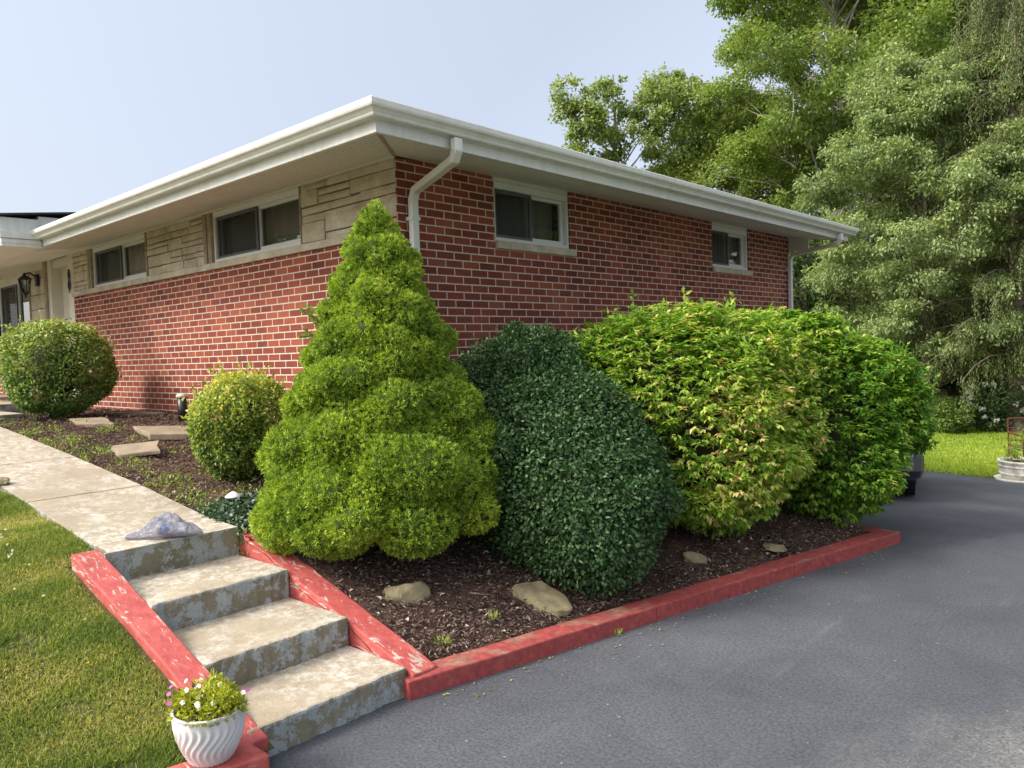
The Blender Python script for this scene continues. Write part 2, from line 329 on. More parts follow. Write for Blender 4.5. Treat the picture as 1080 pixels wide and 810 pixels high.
M['holly'] = leaf_mat('holly_leaf', [(0, (.022, .05, .016)), (.5, (.042, .092, .028)), (.85, (.085, .155, .05)), (1, (.19, .24, .11))], .4, .14, .32)
M['euonymus'] = leaf_mat('euonymus_leaf', [(0, (.04, .10, .014)), (.35, (.10, .22, .025)), (.6, (.23, .36, .04)), (.8, (.42, .46, .10)), (1, (.62, .46, .24))], .45, .32)
M['box_leaf'] = leaf_mat('box_leaf', [(0, (.05, .09, .014)), (.4, (.13, .20, .03)), (.75, (.30, .36, .06)), (1, (.52, .48, .12))], .4, .28)
M['box_leaf_green'] = leaf_mat('box_leaf_green', [(0, (.04, .085, .014)), (.4, (.09, .16, .03)), (.75, (.22, .30, .06)), (1, (.45, .45, .16))], .4, .28)
M['tree_leaf'] = leaf_mat('broad_tree_leaf', [(0, (.055, .095, .022)), (.4, (.11, .17, .034)), (.8, (.20, .26, .055)), (1, (.32, .36, .08))], .5, .35)
M['tree_leaf_pale'] = leaf_mat('pale_tree_leaf', [(0, (.09, .13, .055)), (.4, (.165, .22, .085)), (.8, (.27, .33, .13)), (1, (.36, .41, .19))], .55, .3)
M['tree_leaf_grey'] = leaf_mat('sycamore_leaf', [(0, (.06, .10, .024)), (.5, (.13, .19, .045)), (1, (.24, .29, .09))], .5, .35)
M['dark_leaf'] = leaf_mat('understory_leaf', [(0, (.018, .04, .012)), (.6, (.045, .085, .022)), (1, (.10, .15, .04))], .55, .2)
M['needle_dark'] = leaf_mat('hanging_needles', [(0, (.045, .065, .02)), (.5, (.10, .13, .04)), (1, (.19, .21, .07))], .6, .15)
M['grass'] = leaf_mat('grass_blade', [(0, (.06, .11, .02)), (.35, (.145, .20, .035)), (.6, (.25, .26, .06)), (.85, (.38, .33, .13)), (1, (.5, .44, .26))], .5, .35)
M['far_grass'] = leaf_mat('far_grass', [(0, (.20, .30, .03)), (.5, (.31, .42, .05)), (1, (.46, .52, .08))], .5, .4, gain=1.0)
M['weed'] = leaf_mat('weed_leaf', [(0, (.07, .12, .025)), (.5, (.17, .24, .04)), (1, (.36, .38, .11))], .5, .3)
M['ivy'] = leaf_mat('ivy_leaf', [(0, (.02, .045, .02)), (.5, (.04, .08, .035)), (1, (.16, .2, .12))], .35, .12)
M['chip'] = leaf_mat('bark_chip', [(0, (.04, .028, .024)), (.4, (.16, .108, .088)), (.75, (.32, .235, .19)), (1, (.58, .49, .41))], .9, 0.0, .2, gain=1.0)
M['petal'] = leaf_mat('petal', [(0, (.75, .74, .74)), (.5, (.8, .78, .8)), (.6, (.42, .1, .38)), (1, (.5, .14, .42))], .6, .3, gain=1.0)
M['yellow_petal'] = leaf_mat('yellow_petal', [(0, (.75, .55, .02)), (1, (.85, .65, .03))], .6, .2, gain=1.0)
M['annual'] = leaf_mat('pot_foliage', [(0, (.16, .2, .02)), (.6, (.38, .42, .03)), (.9, (.52, .52, .06)), (1, (.12, .06, .07))], .5, .35, gain=1.0)

# ---------------------------------------------------------------- leaf engine
rs = np.random.RandomState(7)
def unit(a): return a / (np.linalg.norm(a, axis=-1, keepdims=True) + 1e-9)
def leaves(name, P, D, Nn, Ln, Wd, V, mat, parent=None, fold=.12, mid=.45, droop=0.0):
    n = len(P); D = unit(D); S = unit(np.cross(D, Nn)); U = np.cross(S, D)
    Ln = np.broadcast_to(Ln, (n,))[:, None]; Wd = np.broadcast_to(Wd, (n,))[:, None]
    c = P + D * Ln * mid - U * Ln * 0
    v1 = c + S * Wd * .5 + U * Ln * fold; v3 = c - S * Wd * .5 + U * Ln * fold
    v2 = P + D * Ln; v2[:, 2] -= (Ln * droop)[:, 0]
    co = np.stack([P, v1, v2, v3], 1).reshape(-1, 3).astype(np.float32)
    b = (np.arange(n) * 4)[:, None]
    idx = np.concatenate([b + [[0, 1, 2]], b + [[0, 2, 3]]], 1).reshape(-1).astype(np.int32)
    me = bpy.data.meshes.new(name); me.vertices.add(n * 4); me.vertices.foreach_set('co', co.ravel())
    me.loops.add(n * 6); me.loops.foreach_set('vertex_index', idx)
    me.polygons.add(n * 2); me.polygons.foreach_set('loop_start', (np.arange(n * 2) * 3).astype(np.int32))
    me.update(calc_edges=True)
    at = me.attributes.new('v', 'FLOAT', 'FACE'); at.data.foreach_set('value', np.repeat(np.clip(V, 0, 1), 2).astype(np.float32))
    return link(name, me, mat, parent)
def ell_points(blobs, n, lo=.82, hi=1.03, cut=.86, flip=True):
    """points on the outside of a union of ellipsoids; rows cx,cy,cz,rx,ry,rz"""
    B = np.array(blobs, float); ar = (B[:, 3] * B[:, 5] + B[:, 4] * B[:, 5] + B[:, 3] * B[:, 4]); ar = ar / ar.sum()
    out = []; got = 0; want = n; n = max(4000, n)
    for _ in range(40):
        k = rs.choice(len(B), n, p=ar); d = unit(rs.normal(size=(n, 3)))
        r = rs.uniform(lo, hi, (n, 1)); P = B[k, :3] + d * B[k, 3:] * r; Nn = unit(d / B[k, 3:])
        for i in range(0, len(B)):
            q = (P - B[i, :3]) / B[i, 3:]; inside = ((q ** 2).sum(1) < cut * cut) & (k != i)
            P, Nn, k = P[~inside], Nn[~inside], k[~inside]
        out.append((P, Nn, k)); got += len(P)
        if got >= want: break
    P, Nn, k = (np.concatenate([o[i] for o in out])[:want] for i in range(3))
    return P, Nn, k
def jit(n, s): return rs.normal(size=(n, 3)) * s
def vnoise(P, f, seed=0):
    r = np.random.RandomState(seed); o = 0
    for i in range(5):
        k = r.normal(size=3) * f * (1 + .5 * i); o = o + np.sin(P @ k + r.uniform(0, 6.28)) / (1 + .4 * i)
    return o / 2.6

# ================================================================= SETTING
def grid(name, xs, ys, zf, mat, kind='structure', skip=None, parent=None):
    v = [(x, y, zf(x, y)) for y in ys for x in xs]; nx = len(xs)
    f = [(j*nx+i, j*nx+i+1, (j+1)*nx+i+1, (j+1)*nx+i) for j in range(len(ys)-1) for i in range(nx-1)
         if not (skip and skip((xs[i]+xs[i+1])/2, (ys[j]+ys[j+1])/2))]
    me = bpy.data.meshes.new(name); me.from_pydata(v, [], f); me.polygons.foreach_set('use_smooth', [True]*len(f)); me.update()
    o = link(name, me, mat, parent); 
    if kind: o['kind'] = kind
    return o
def fr(a, b, s):
    n = max(1, int(round((b - a) / s))); return [a + (b - a) * i / n for i in range(n + 1)]
# one ground sheet to the horizon
def gz(x, y):
    z = drive_z(y) - .06
    if y > 10.5: z = drive_z(y) - .004 + .012 * math.sin(x * 1.3 + y)
    if x < -8 and y < 11: z = max(z, -.06)
    far = max(0, math.hypot(x, y) - 45)
    return max(z - .01 * far, -2.2)
grid('ground', [-900, -400, -200, -100, -60, -40] + fr(-30, 30, 2) + [40, 60, 100, 200, 400, 900],
     [-900, -400, -200, -100, -60, -40] + fr(-30, 10, 2) + [10.5] + fr(11, 40, 1.5) + [60, 100, 200, 400, 900], gz, M['grass_ground'])
# driveway: meets the grass along a slanting edge at the back
def drive():
    ys = fr(-14, 2.5, 1.5) + fr(3, 9.5, .5); v = []; f = []
    xl = lambda y: 0.05 if y > 2.62 else (2.0 if y > -1.9 else 1.95)
    far = [(-.5, 11.3), (.87, 10.75), (1.76, 10.5), (2.61, 10.3), (5, 9.9), (9, 9.5), (14, 9.3)]
    ys2 = [2.62] + [y for y in ys if y > 2.7]
    for rows, x0, x1 in (([y for y in ys if y <= 2.5] + [2.62], 1.6, 14), (ys2, -.5, 14)):
        b = len(v); xs = fr(x0, x1, 1.0)
        for y in rows:
            for x in xs: v.append((x, y if not (y == rows[-1] and x0 < 0) else float(np.interp(x, [a for a, _ in far], [c for _, c in far])), 0))
        n = len(xs)
        f += [(b+j*n+i, b+j*n+i+1, b+(j+1)*n+i+1, b+(j+1)*n+i) for j in range(len(rows)-1) for i in range(n-1)]
    v = [(x, y, drive_z(y) + (.012 if y > 10.5 else 0)) for x, y, _ in v]
    me = bpy.data.meshes.new('driveway'); me.from_pydata(v, [], f); me.polygons.foreach_set('use_smooth', [True]*len(f)); me.update()
    o = link('driveway', me, M['asphalt']); o['kind'] = 'structure'
drive()
# front lawn surface (left of the steps)
def lz(x, y): return lawn_z(x, y) - .004 + .012 * math.sin(x*2.3 + y*1.7) + .01 * math.sin(x*5.1 - y*3.3)
grid('front_lawn', fr(-12, 2.03, .25), fr(-9, -2.435, .25), lambda x, y: lz(x, y) if y > -8.9 else -.1, M['grass_ground'])
# planting bed
def bedz(x, y):
    return bed(x, y) + .018 * math.sin(x*7.1 + y*3.7) * math.sin(y*6.3 - x*2.9) + random.uniform(-.006, .006)
random.seed(3)
def planting_bed():
    v = []; f = []
    xs = fr(-7.2, 0, .09)[:-1]; cols = 34
    ys = fr(-1.69, 0, .07) 
    def strip(us, yy):
        b = len(v); n = len(us(yy[0]))
        for y in yy:
            for x in us(y): v.append((x, y, bedz(x, y)))
        f.extend([(b+j*n+i, b+j*n+i+1, b+(j+1)*n+i+1, b+(j+1)*n+i) for j in range(len(yy)-1) for i in range(n-1)])
    strip(lambda y: fr(-7.2, 0, .09), ys)
    strip(lambda y: [0 + (curbx(y) - .12) * i / cols for i in range(cols + 1)], fr(-1.69, 2.56, .07))
    me = bpy.data.meshes.new('mulch_bed'); me.from_pydata(v, [], f); me.polygons.foreach_set('use_smooth', [True]*len(f)); me.update()
    o = link('mulch_bed', me, M['mulch']); o['kind'] = 'structure'
planting_bed()

# front walk: separate slabs with joints
def walk():
    mb = MB(); js = [.40, -.97, -2.29, -3.65, -5.05, -6.5, -8.0, -10.5]
    y0, y1 = -2.43, -1.69
    for a, b in zip(js, js[1:]):
        xa, xb = a - .006, b + .006
        if a == .40: xa = .405
        n = 4; top = []; 
        for i in range(n + 1):
            x = xa + (xb - xa) * i / n; top += [(x, y0, walkz(x)), (x, y1, walkz(x))]
        bot = [(x, y, z - .16) for x, y, z in top]; m = len(top)
        fs = [(2*i, 2*i+1, 2*i+3, 2*i+2) for i in range(n)] + [(m+2*i, m+2*i+2, m+2*i+3, m+2*i+1) for i in range(n)]
        fs += [(2*i, 2*i+2, m+2*i+2, m+2*i) for i in range(n)] + [(2*i+1, m+2*i+1, m+2*i+3, 2*i+3) for i in range(n)]
        fs += [(0, m, m+1, 1), (2*n, 2*n+1, m+2*n+1, m+2*n)]
        mb.add(top + bot, fs)
    o = mb.build('front_walk', M['concrete'], None, .006); o['kind'] = 'structure'
walk()
# entrance path crossing in front of the porch
mb = MB(); mb.box(-7.1, -5.55, -1.67, -1.15, .9, 1.085); o = mb.build('entrance_path', M['concrete'], None, .008); o['kind'] = 'structure'

# steps
t = empty('concrete_steps', (1.2, -2.06, 0), 'flight of four worn concrete steps with peeling grey paint', 'steps')
lev = [(1.97, .0, .137), (1.52, .137, .285), (.97, .285, .443), (.41, .443, .612)]
for i, (x, z0, z1) in enumerate(lev):
    mb = MB(); xb = lev[i+1][0] - .02 if i < 3 else .40
    n = 30; rr = random.Random(i)
    if i < 3:
        xs = [x + rr.uniform(-.010, .006) for _ in range(n+1)]
        ys = [-2.46 + (.77) * k / n for k in range(n+1)]
        if i == 0: ys = [-2.52 + .83 * k / n for k in range(n+1)]
        v = []
        for k in range(n+1): v += [(xs[k], ys[k], z1), (xs[k], ys[k], -.05 if i == 0 else z0 - .1), (xb, ys[k], z1), (xb, ys[k], -.05 if i == 0 else z0 - .1)]
        f = []
        for k in range(n):
            a = 4*k; b = a + 4; f += [(a, b, b+1, a+1), (a+2, b+2, b, a), (a+3, b+3, b+2, a+2), (a+1, b+1, b+3, a+3)]
        f += [(0, 1, 3, 2), (4*n, 4*n+2, 4*n+3, 4*n+1)]
        mb.add(v, f)
    else:
        mb.box(.395, .412, -2.46, -1.69, .30, z1 + .001); 
    if i < 3: mb.build('step', M['concrete'], t, .014)
    else: mb.build('step', M['concrete'], t, .004)

# ================================================================= HOUSE
house = empty('brick_house', (-6, 4, 0), 'single storey red brick house with stone panels and wide white eaves', 'house')
LM = lambda u, w, z: (u, -w, z)            # left (front) wall: u = x, w outward
RM = lambda u, w, z: (w, u, z)             # right (side) wall: u = y, w outward
def wall_cells(mb, us, zs, holes, mp, th=.22):
    for i in range(len(us)-1):
        for j in range(len(zs)-1):
            uc = (us[i]+us[i+1])/2; zc = (zs[j]+zs[j+1])/2
            if any(a < uc < b and c < zc < d for a, b, c, d in holes): continue
            mb.box(us[i], us[i+1], -th, 0, zs[j], zs[j+1], mp)
TOP = 3.22
mb = MB()
wall_cells(mb, [.0, 1.13, 2.24, 5.22, 6.28, 7.65], [-1.2, 2.63, TOP], [(1.13, 2.24, 2.63, 9), (5.22, 6.28, 2.63, 9)], RM)
mb.build('side_wall', M['brick'], house)
mb = MB()
mb.box(-7.15, -.221, -.22, 0, .2, 2.59, LM)
mb.box(-14, -8.22, -.22, 0, .2, 2.16, LM)
mb.build('front_wall', M['brick'], house)
mb = MB(); mb.box(-14, -.23, 7.43, 7.64, -1.2, TOP); mb.box(-14.2, -14, 0.3, 7.64, -1.2, TOP); mb.build('back_wall', M['brick'], house)
# limestone band over the front brick
mb = MB(); mb.box(-7.17, -.003, -.2, .028, 2.592, 2.66, LM); mb.build('stone_band', M['limestone'], house, .006)
# stone veneer panels
def stone_panel(u0, u1, z0, z1, layout=None, seed=1, ret=False):
    rr = random.Random(seed); H = z1 - z0
    if layout is None:
        layout = []; z = 0.0
        while z < 1 - .02:
            h = rr.choice([.11, .14, .2, .24]); 
            if z + h > .9: h = 1 - z
            u = 0.0; Wt = (u1 - u0)
            while u < 1 - .01:
                ww = rr.uniform(.25, .62) / Wt
                if u + ww > 1 - .12 / Wt: ww = 1 - u
                if h > .19 and rr.random() < .4:
                    k = rr.uniform(.4, .6); layout += [(u, z, u+ww, z+h*k), (u, z+h*k, u+ww, z+h)]
                else: layout.append((u, z, u+ww, z+h))
                u += ww
            z += h
    mb = MB(); g = .006
    for (a, c, b, d) in layout:
        ua, ub = u0 + (u1-u0)*a + g, u0 + (u1-u0)*b - g; za, zb = z1 - H*d + g, z1 - H*c - g
        if ub - ua < .02 or zb - za < .02: continue
        j = lambda s=.005: rr.uniform(-s, s)
        dep = rr.uniform(.004, .018); ch = .008
        # rough front face: small grid with random relief
        nu = max(2, int((ub-ua)/.06)); nz = max(2, int((zb-za)/.05)); vs = []; fs = []
        sk = [j(), j(), j(), j()]
        for q in range(nz+1):
            for p_ in range(nu+1):
                fu, fz = p_/nu, q/nz; edge = (p_ in (0, nu)) or (q in (0, nz))
                uu = ua + (ub-ua)*fu; zz = za + (zb-za)*fz + (sk[0]*(1-fu)+sk[1]*fu)*(1-fz) + (sk[2]*(1-fu)+sk[3]*fu)*fz
                vs.append((uu, dep - ch if edge else dep + rr.uniform(-.004, .005), zz))
        for q in range(nz):
            for p_ in range(nu): a0 = q*(nu+1)+p_; fs.append((a0, a0+1, a0+nu+2, a0+nu+1))
        ring = [p_ for p_ in range(nu+1)] + [q*(nu+1)+nu for q in range(1, nz+1)] + [nz*(nu+1)+p_ for p_ in range(nu-1, -1, -1)] + [q*(nu+1) for q in range(nz-1, 0, -1)]
        nb = len(vs); vs += [(vs[k][0], -.03, vs[k][2]) for k in ring]; m = len(ring)
        fs += [(ring[k], nb+k, nb+(k+1)%m, ring[(k+1)%m]) for k in range(m)]
        mb.add(vs, fs, False, LM)
    if ret:   # stones return round the house corner
        z = z0
        while z < z1 - .02:
            h = rr.choice([.1, .14, .19]); h = min(h, z1 - z)
            mb.box(-.03 , -.0 + .006, -.11, -.0, z + .005, z + h - .005, lambda a, b_, c: (a, -b_ - .0, c)) if False else None
            z += h
    o = mb.build('stone_panel', M['stone'], house)
    mb2 = MB(); mb2.box(u0, u1 - .004, -.2, -.012, z0, z1, LM); mb2.build('mortar', M['mortar_dark'], o)
    return o
lay = [(.32, 0, 1, .19), (0, 0, .32, .07), (0, .07, .28, .17), (0, .17, .2, .42), (.28, .07, .32, .17), (.2, .19, .55, .3), (.2, .3, .55, .42), (.55, .19, 1, .40),
       (0, .42, .66, .55), (.66, .40, 1, .54), (0, .55, .27, .68), (0, .68, .27, 1), (.27, .55, 1, .88), (.27, .88, 1, 1)]
stone_panel(-1.35, -.0, 2.66, TOP, lay, 2)
stone_panel(-4.66, -3.23, 2.66, TOP, None, 5)
stone_panel(-7.15, -6.57, 2.66, TOP, None, 8)
stone_panel(-9.02, -8.30, 1.2, TOP, None, 9)
# windows
def ring(mb, u0, u1, z0, z1, t, w0, w1, mp):
    if not hasattr(t, '__len__'): t = (t, t, t, t)   # left,right,bottom,top
    mb.box(u0, u0+t[0], w0, w1, z0, z1, mp); mb.box(u1-t[1], u1, w0, w1, z0, z1, mp)
    mb.box(u0+t[0], u1-t[1], w0, w1, z0, z0+t[2], mp); mb.box(u0+t[0], u1-t[1], w0, w1, z1-t[3], z1, mp)
def slab_pane(u0, u1, z0, z1, w, mp, name, mat, par):
    mb = MB(); mb.add([(u0, w, z0), (u1, w, z0), (u1, w, z1), (u0, w, z1)], [(0, 1, 2, 3)], False, mp); return mb.build(name, mat, par, normals=False)
def curtain(u0, u1, z0, z1, w, mp, par, seed):
    rr = random.Random(seed); n = 60; mb = MB(); v = []
    ph = rr.uniform(0, 6)
    for i in range(n+1):
        u = u0 + (u1-u0)*i/n; d = .018*math.sin(i*.75+ph) + .012*math.sin(i*1.7)
        v += [(u, w+d, z0), (u, w+d, z1)]
    mb.add(v, [(2*i, 2*i+2, 2*i+3, 2*i+1) for i in range(n)], True, mp); mb.build('curtain', M['curtain'], par)
def window(u0, u1, z0, z1, mp, sill, flip, seed, head=.06, curt=True):
    """two-light slider: dark screened light on the left of the picture, clear light on the right"""
    w0 = -.055
    mb = MB(); ring(mb, u0, u1, z0, z1, (.03, .03, .035, head), w0-.06, w0+.035, mp)
    f = mb.build('window', M['vinyl'], house, .003)
    um = (u0 + u1) / 2; a0, a1 = u0+.03, u1-.03; b0, b1 = z0+.035, z1-head
    mb = MB(); ring(mb, um-.012, a1-.002, b0+.001, b1-.001, (.03, .035, .04, .028), w0-.05, w0-.012, mp); s2 = mb.build('sash', M['vinyl'], f, .003)
    mb = MB(); ring(mb, a0+.002, um+.014, b0+.001, b1-.001, (.035, .032, .028, .035), w0-.008, w0+.014, mp); s1 = mb.build('screen_frame', M['screen_frame'], f, .002)
    slab_pane(um+.015, a1-.034, b0+.038, b1-.026, w0-.035, mp, 'pane', M['glass'], s2)
    slab_pane(a0+.04, um-.02, b0+.03, b1-.04, w0-.040, mp, 'pane', M['glass'], s1)
    slab_pane(a0+.04, um-.02, b0+.02, b1-.03, w0+.004, mp, 'screen', M['screen'], s1)
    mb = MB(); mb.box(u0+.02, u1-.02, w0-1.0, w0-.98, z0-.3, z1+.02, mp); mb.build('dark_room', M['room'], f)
    if curt: curtain(a0+.03, a1-.03, b0-.02, b1+.01, w0-.16, mp, f, seed)
    if sill:
        mb = MB(); mb.box(u0-.0, u1+.06, -.1, .035, z0-.075, z0-.004, mp); mb.build('sill', M['limestone'], f, .006)
    return f
window(1.133, 2.237, 2.632, 3.17, RM, True, False, 1)
window(5.223, 6.277, 2.632, 3.17, RM, True, False, 2)
window(-3.05, -1.37, 2.665, 3.19, LM, False, False, 3, .05)
window(-6.43, -4.70, 2.665, 3.19, LM, False, False, 4, .05)
window(-10.75, -9.06, 2.17, 3.10, LM, False, False, 5, .1)
for a, b, w0_, w1_, zz in ((-3.225, -3.16, -.12, .012, 2.662), (-3.13, -3.055, -.12, .012, 2.662), (-6.565, -6.51, -.12, .012, 2.662), (-6.49, -6.435, -.12, .012, 2.662), (-1.368, -1.352, -.12, .012, 2.662),
                           (-4.698, -4.663, -.12, .012, 2.662), (-3.158, -3.132, -.12, -.02, 2.662), (-8.30, -8.20, -.3, .03, 1.15), (-9.055, -9.02, -.12, .02, 2.16)):
    mb = MB(); mb.box(a, b, w0_, w1_, zz, TOP, LM); mb.build('wood_post', M['wood_post'], house, .004)
mb = MB(); mb.box(-7.16, -.0, -.16, .022, 3.190, 3.23, LM); mb.box(-14, -8.3, -.16, .04, 3.10, 3.23, LM); mb.build('frieze_board', M['trim'], house, .003)
for a, b in ((1.131, 2.239), (5.221, 6.279)): mb = MB(); mb.box(a, b, -.16, -.02, 3.172, 3.23, RM); mb.build('head_board', M['trim'], house, .003)
mb = MB(); mb.box(-10.8, -9.02, -.06, .06, 2.10, 2.165, LM); mb.build('porch_sill', M['limestone'], house, .006)
# entry: white frame, panelled door and side light set back a little
d = MB(); d.box(-8.06, -7.36, -.20, -.15, 1.17, 3.09, LM)
for zz in (1.35, 1.95, 2.5): d.box(-7.98, -7.76, -.15, -.135, zz, zz+.45, LM); d.box(-7.66, -7.44, -.15, -.135, zz, zz+.45, LM)
door = d.build('front_door', M['trim'], house, .006)
mb = MB(); mb.tube([(-7.42, .13, 2.05), (-7.42, .07, 2.05)], .022, 10); mb.build('door_knob', M['black'], door)
mb = MB(); mb.box(-8.20, -8.06, -.22, .0, 1.15, TOP, LM); mb.box(-7.36, -7.15, -.22, -.002, 1.15, TOP, LM); mb.box(-8.06, -7.36, -.22, -.03, 3.09, TOP, LM); mb.build('door_frame', M['trim'], house, .006)
mb = MB(); mb.box(-14, -7.0, -.02, 1.15, .7, 1.15, LM); mb.build('porch_floor', M['concrete'], house, .01)
# ---- eaves: profiles swept round the hip corner
LE, RE = -6.2, 7.66
def sweep(mb, prof, lend=LE, rend=RE, ostart=0, smooth=False):
    n = len(prof); v = []
    for (o, z) in prof: v.append((lend, -o, z))
    for (o, z) in prof: v.append((o, -o, z))
    for (o, z) in prof: v.append((o, rend, z))
    f = []
    for s in (0, 1):
        for i in range(n-1): f.append((s*n+i, s*n+i+1, (s+1)*n+i+1, (s+1)*n+i))
    mb.add(v, f, smooth)
def zs(o): return 3.205 - .145 * o / .87
mb = MB()
nb = 8
for i in range(nb):        # beaded soffit boards, parallel to the walls
    a = .87 * i / nb - (.02 if i == 0 else 0); b = .87 * (i+1) / nb - .012; m = (a+b)/2
    sweep(mb, [(a, zs(a)), (m-.005, zs(m)), (m-.003, zs(m)+.008), (m+.003, zs(m)+.008), (m+.005, zs(m)), (b, zs(b))])
    e = b + .012
    sweep(mb, [(b, zs(b)), (b+.001, zs(b)+.014), (e-.001, zs(e)+.014), (e, zs(e))])
sof = mb.build('soffit', M['soffit'], house, normals=False)
mb = MB()
for i in range(1, 15):
    a = .87*i/15; sweep(mb, [(a-.0022, zs(a)-.0025), (a+.0022, zs(a)-.0025)])
mb.build('bead_lines', M['groove'], sof, normals=False)
# mitre strip on the corner
v0 = Vector((.02, -.02, zs(0)-.004)); v1 = Vector((.86, -.86, zs(.86)-.004)); sd_ = Vector((1, 1, 0)).normalized()*.013
mb = MB(); mb.add([v0-sd_, v1-sd_, v1+sd_, v0+sd_, v0-sd_-Vector((0,0,.006)), v1-sd_-Vector((0,0,.006)), v1+sd_-Vector((0,0,.006)), v0+sd_-Vector((0,0,.006))],
    [(0,1,2,3),(4,7,6,5),(0,4,5,1),(1,5,6,2),(2,6,7,3),(3,7,4,0)]); mb.build('mitre_strip', M['wood_post'], sof)
mb = MB(); sweep(mb, [(.845, 3.047), (.872, 3.047), (.874, 3.052), (.874, 3.19), (.80, 3.19)]); sweep(mb, [(.8745, 3.118), (.884, 3.118), (.884, 3.127), (.8745, 3.127)])
# box end at the far end of the side eave
mb.add([(.0, RE, 3.2), (.872, RE, 3.047), (.872, RE, 3.19), (.0, RE, 3.42)], [(0, 1, 2, 3)])
mb.box(.0, .3, 7.652, 7.668, 2.99, 3.2)
mb.build('fascia', M['fascia'], house, normals=False)
mb = MB()
gp = [(.874, 3.128), (.945, 3.124), (.952, 3.132), (.955, 3.142), (.972, 3.160), (.990, 3.172), (.996, 3.184), (.998, 3.214), (.992, 3.222), (.982, 3.218), (.982, 3.204), (.93, 3.14), (.88, 3.14), (.874, 3.20)]
sweep(mb, gp, LE + .47, RE + .1, smooth=False)
n = len(gp)
for q in (-4.6, -3.1, -1.6, -.1):      # slip joints of the gutter runs
    mb.add([(q+dx, -(o+.0015), z) for dx in (0, .05) for o, z in gp[:10]], [(i, i+1, 11+i, 10+i) for i in range(9)])
for q in (1.6, 3.1, 4.6, 6.1):
    mb.add([(o+.0015, q+dx, z) for dx in (0, .05) for o, z in gp[:10]], [(i, i+1, 11+i, 10+i) for i in range(9)])
for X in (lambda o, z: (LE + .47, -o, z), lambda o, z: (o, RE + .1, z)):
    mb.add([X(o, z) for o, z in gp], [tuple(range(n))])
gut = mb.build('gutter', M['gutter'], house, normals=False)
# roof shell: low hip
mb = MB()
A = (-14, -.96, 3.205); B = (.96, -.96, 3.205); Cc = (.96, 7.72, 3.205); Dd = (-14, 7.72, 3.205); rz_ = 3.205 + 4.34*.22
e1 = (.96-4.34, 3.38, rz_); e2 = (-14, 3.38, rz_)
mb.add([A, B, Cc, Dd, e1, e2], [(0, 1, 4, 5), (1, 2, 4), (2, 3, 5, 4), (3, 0, 5)])
mb.build('roof', M['shingle'], house)
mb = MB(); mb.add([(-14, .0, 3.21), (.0, .0, 3.21), (.0, 7.6, 3.21), (-14, 7.6, 3.21)], [(0, 3, 2, 1)]); mb.build('ceiling', M['room'], house, normals=False)
# porch roof jutting out to the front-left
mb = MB()
px = -5.46
mb.add([(-15, 0, zs(0)), (LE+.001, 0, zs(0)), (LE+.001, -.87, zs(.87)), (-15, -.87, zs(.87)), (-15, 0, 3.23), (LE+.001, 0, 3.23), (LE+.001, -.87, 3.2), (-15, -.87, 3.2)],
    [(0,3,2,1),(4,5,6,7),(0,1,5,4),(1,2,6,5),(2,3,7,6),(3,0,4,7)])
mb.box(-15, px-.021, -1.29, -.871, 3.04, 3.058)
mb.build('porch_soffit', M['soffit'], house)
mb = MB(); mb.box(-15, px, -1.30, -.882, 3.06, 3.115); mb.box(-15, px+.012, -1.31, -.9, 3.118, 3.20); mb.box(-15, px-.02, -1.30, -.9, 3.203, 3.36); mb.box(-15, px-.02, -.9, .3, 3.235, 3.40)
mb.box(px-.019, px-.0, -1.30, -.882, 3.02, 3.059)
mb.build('porch_fascia', M['fascia'], house, .004)
mb = MB(); mb.add([(-15, -1.36, 3.365), (px+.03, -1.36, 3.365), (px+.03, .6, 3.60), (-15, .6, 3.60), (-15, -1.36, 3.385), (px+.03, -1.36, 3.385), (px+.03, .6, 3.62), (-15, .6, 3.62)],
    [(0,3,2,1),(4,5,6,7),(0,1,5,4),(1,2,6,5),(2,3,7,6),(3,0,4,7)]); mb.build('porch_roof', M['shingle'], house)
# downspouts (rectangular pipe, mitred elbows)
def pipe(pts, a, b, side):
    """rect section; a = half width along wall (y), b = half depth"""
    mb = MB(); vs = []; m = len(pts)
    for i, p in enumerate(pts):
        p = Vector(p); t0 = (Vector(pts[i]) - Vector(pts[i-1])).normalized() if i else None; t1 = (Vector(pts[i+1]) - Vector(pts[i])).normalized() if i < m-1 else None
        tt = t0 if t1 is None else t1 if t0 is None else (t0 + t1).normalized()
        k = 1.0
        if t0 is not None and t1 is not None: k = 1 / max(.5, tt.dot(t0))
        nn = tt.cross(side).normalized()
        for (s1, s2) in ((-1,-1),(1,-1),(1,1),(-1,1)): vs.append(p + side*a*s1 + nn*b*s2*k)
    fs = [(4*i+k, 4*i+(k+1)%4, 4*(i+1)+(k+1)%4, 4*(i+1)+k) for i in range(m-1) for k in range(4)] + [(0,3,2,1), (4*m-4, 4*m-3, 4*m-2, 4*m-1)]
    mb.add(vs, fs); return mb.build('downspout', M['gutter'], house, .008)
def downspout(yo, yw, zb):
    s = pipe([(.93, yo, 3.11), (.93, yo, 3.05), (.90, yo+.01, 2.985), (.12, yw-.01, 2.97-.06), (.055, yw, 2.82), (.055, yw, zb)] if False else
             [(.93, yo, 3.11), (.93, yo, 3.03), (.88, yo+(yw-yo)*.06, 2.975), (.10, yw-(yw-yo)*.05, 2.80+.13), (.048, yw, 2.86), (.048, yw, zb)], .036, .026, Vector((0, 1, 0)))
    for zz in (2.70, 1.4): mb = MB(); mb.box(0, .08, yw-.044, yw+.044, zz, zz+.03); mb.build('strap', M['gutter'], s)
downspout(-.22, .13, .7)
downspout(7.2, 7.58, -.9)

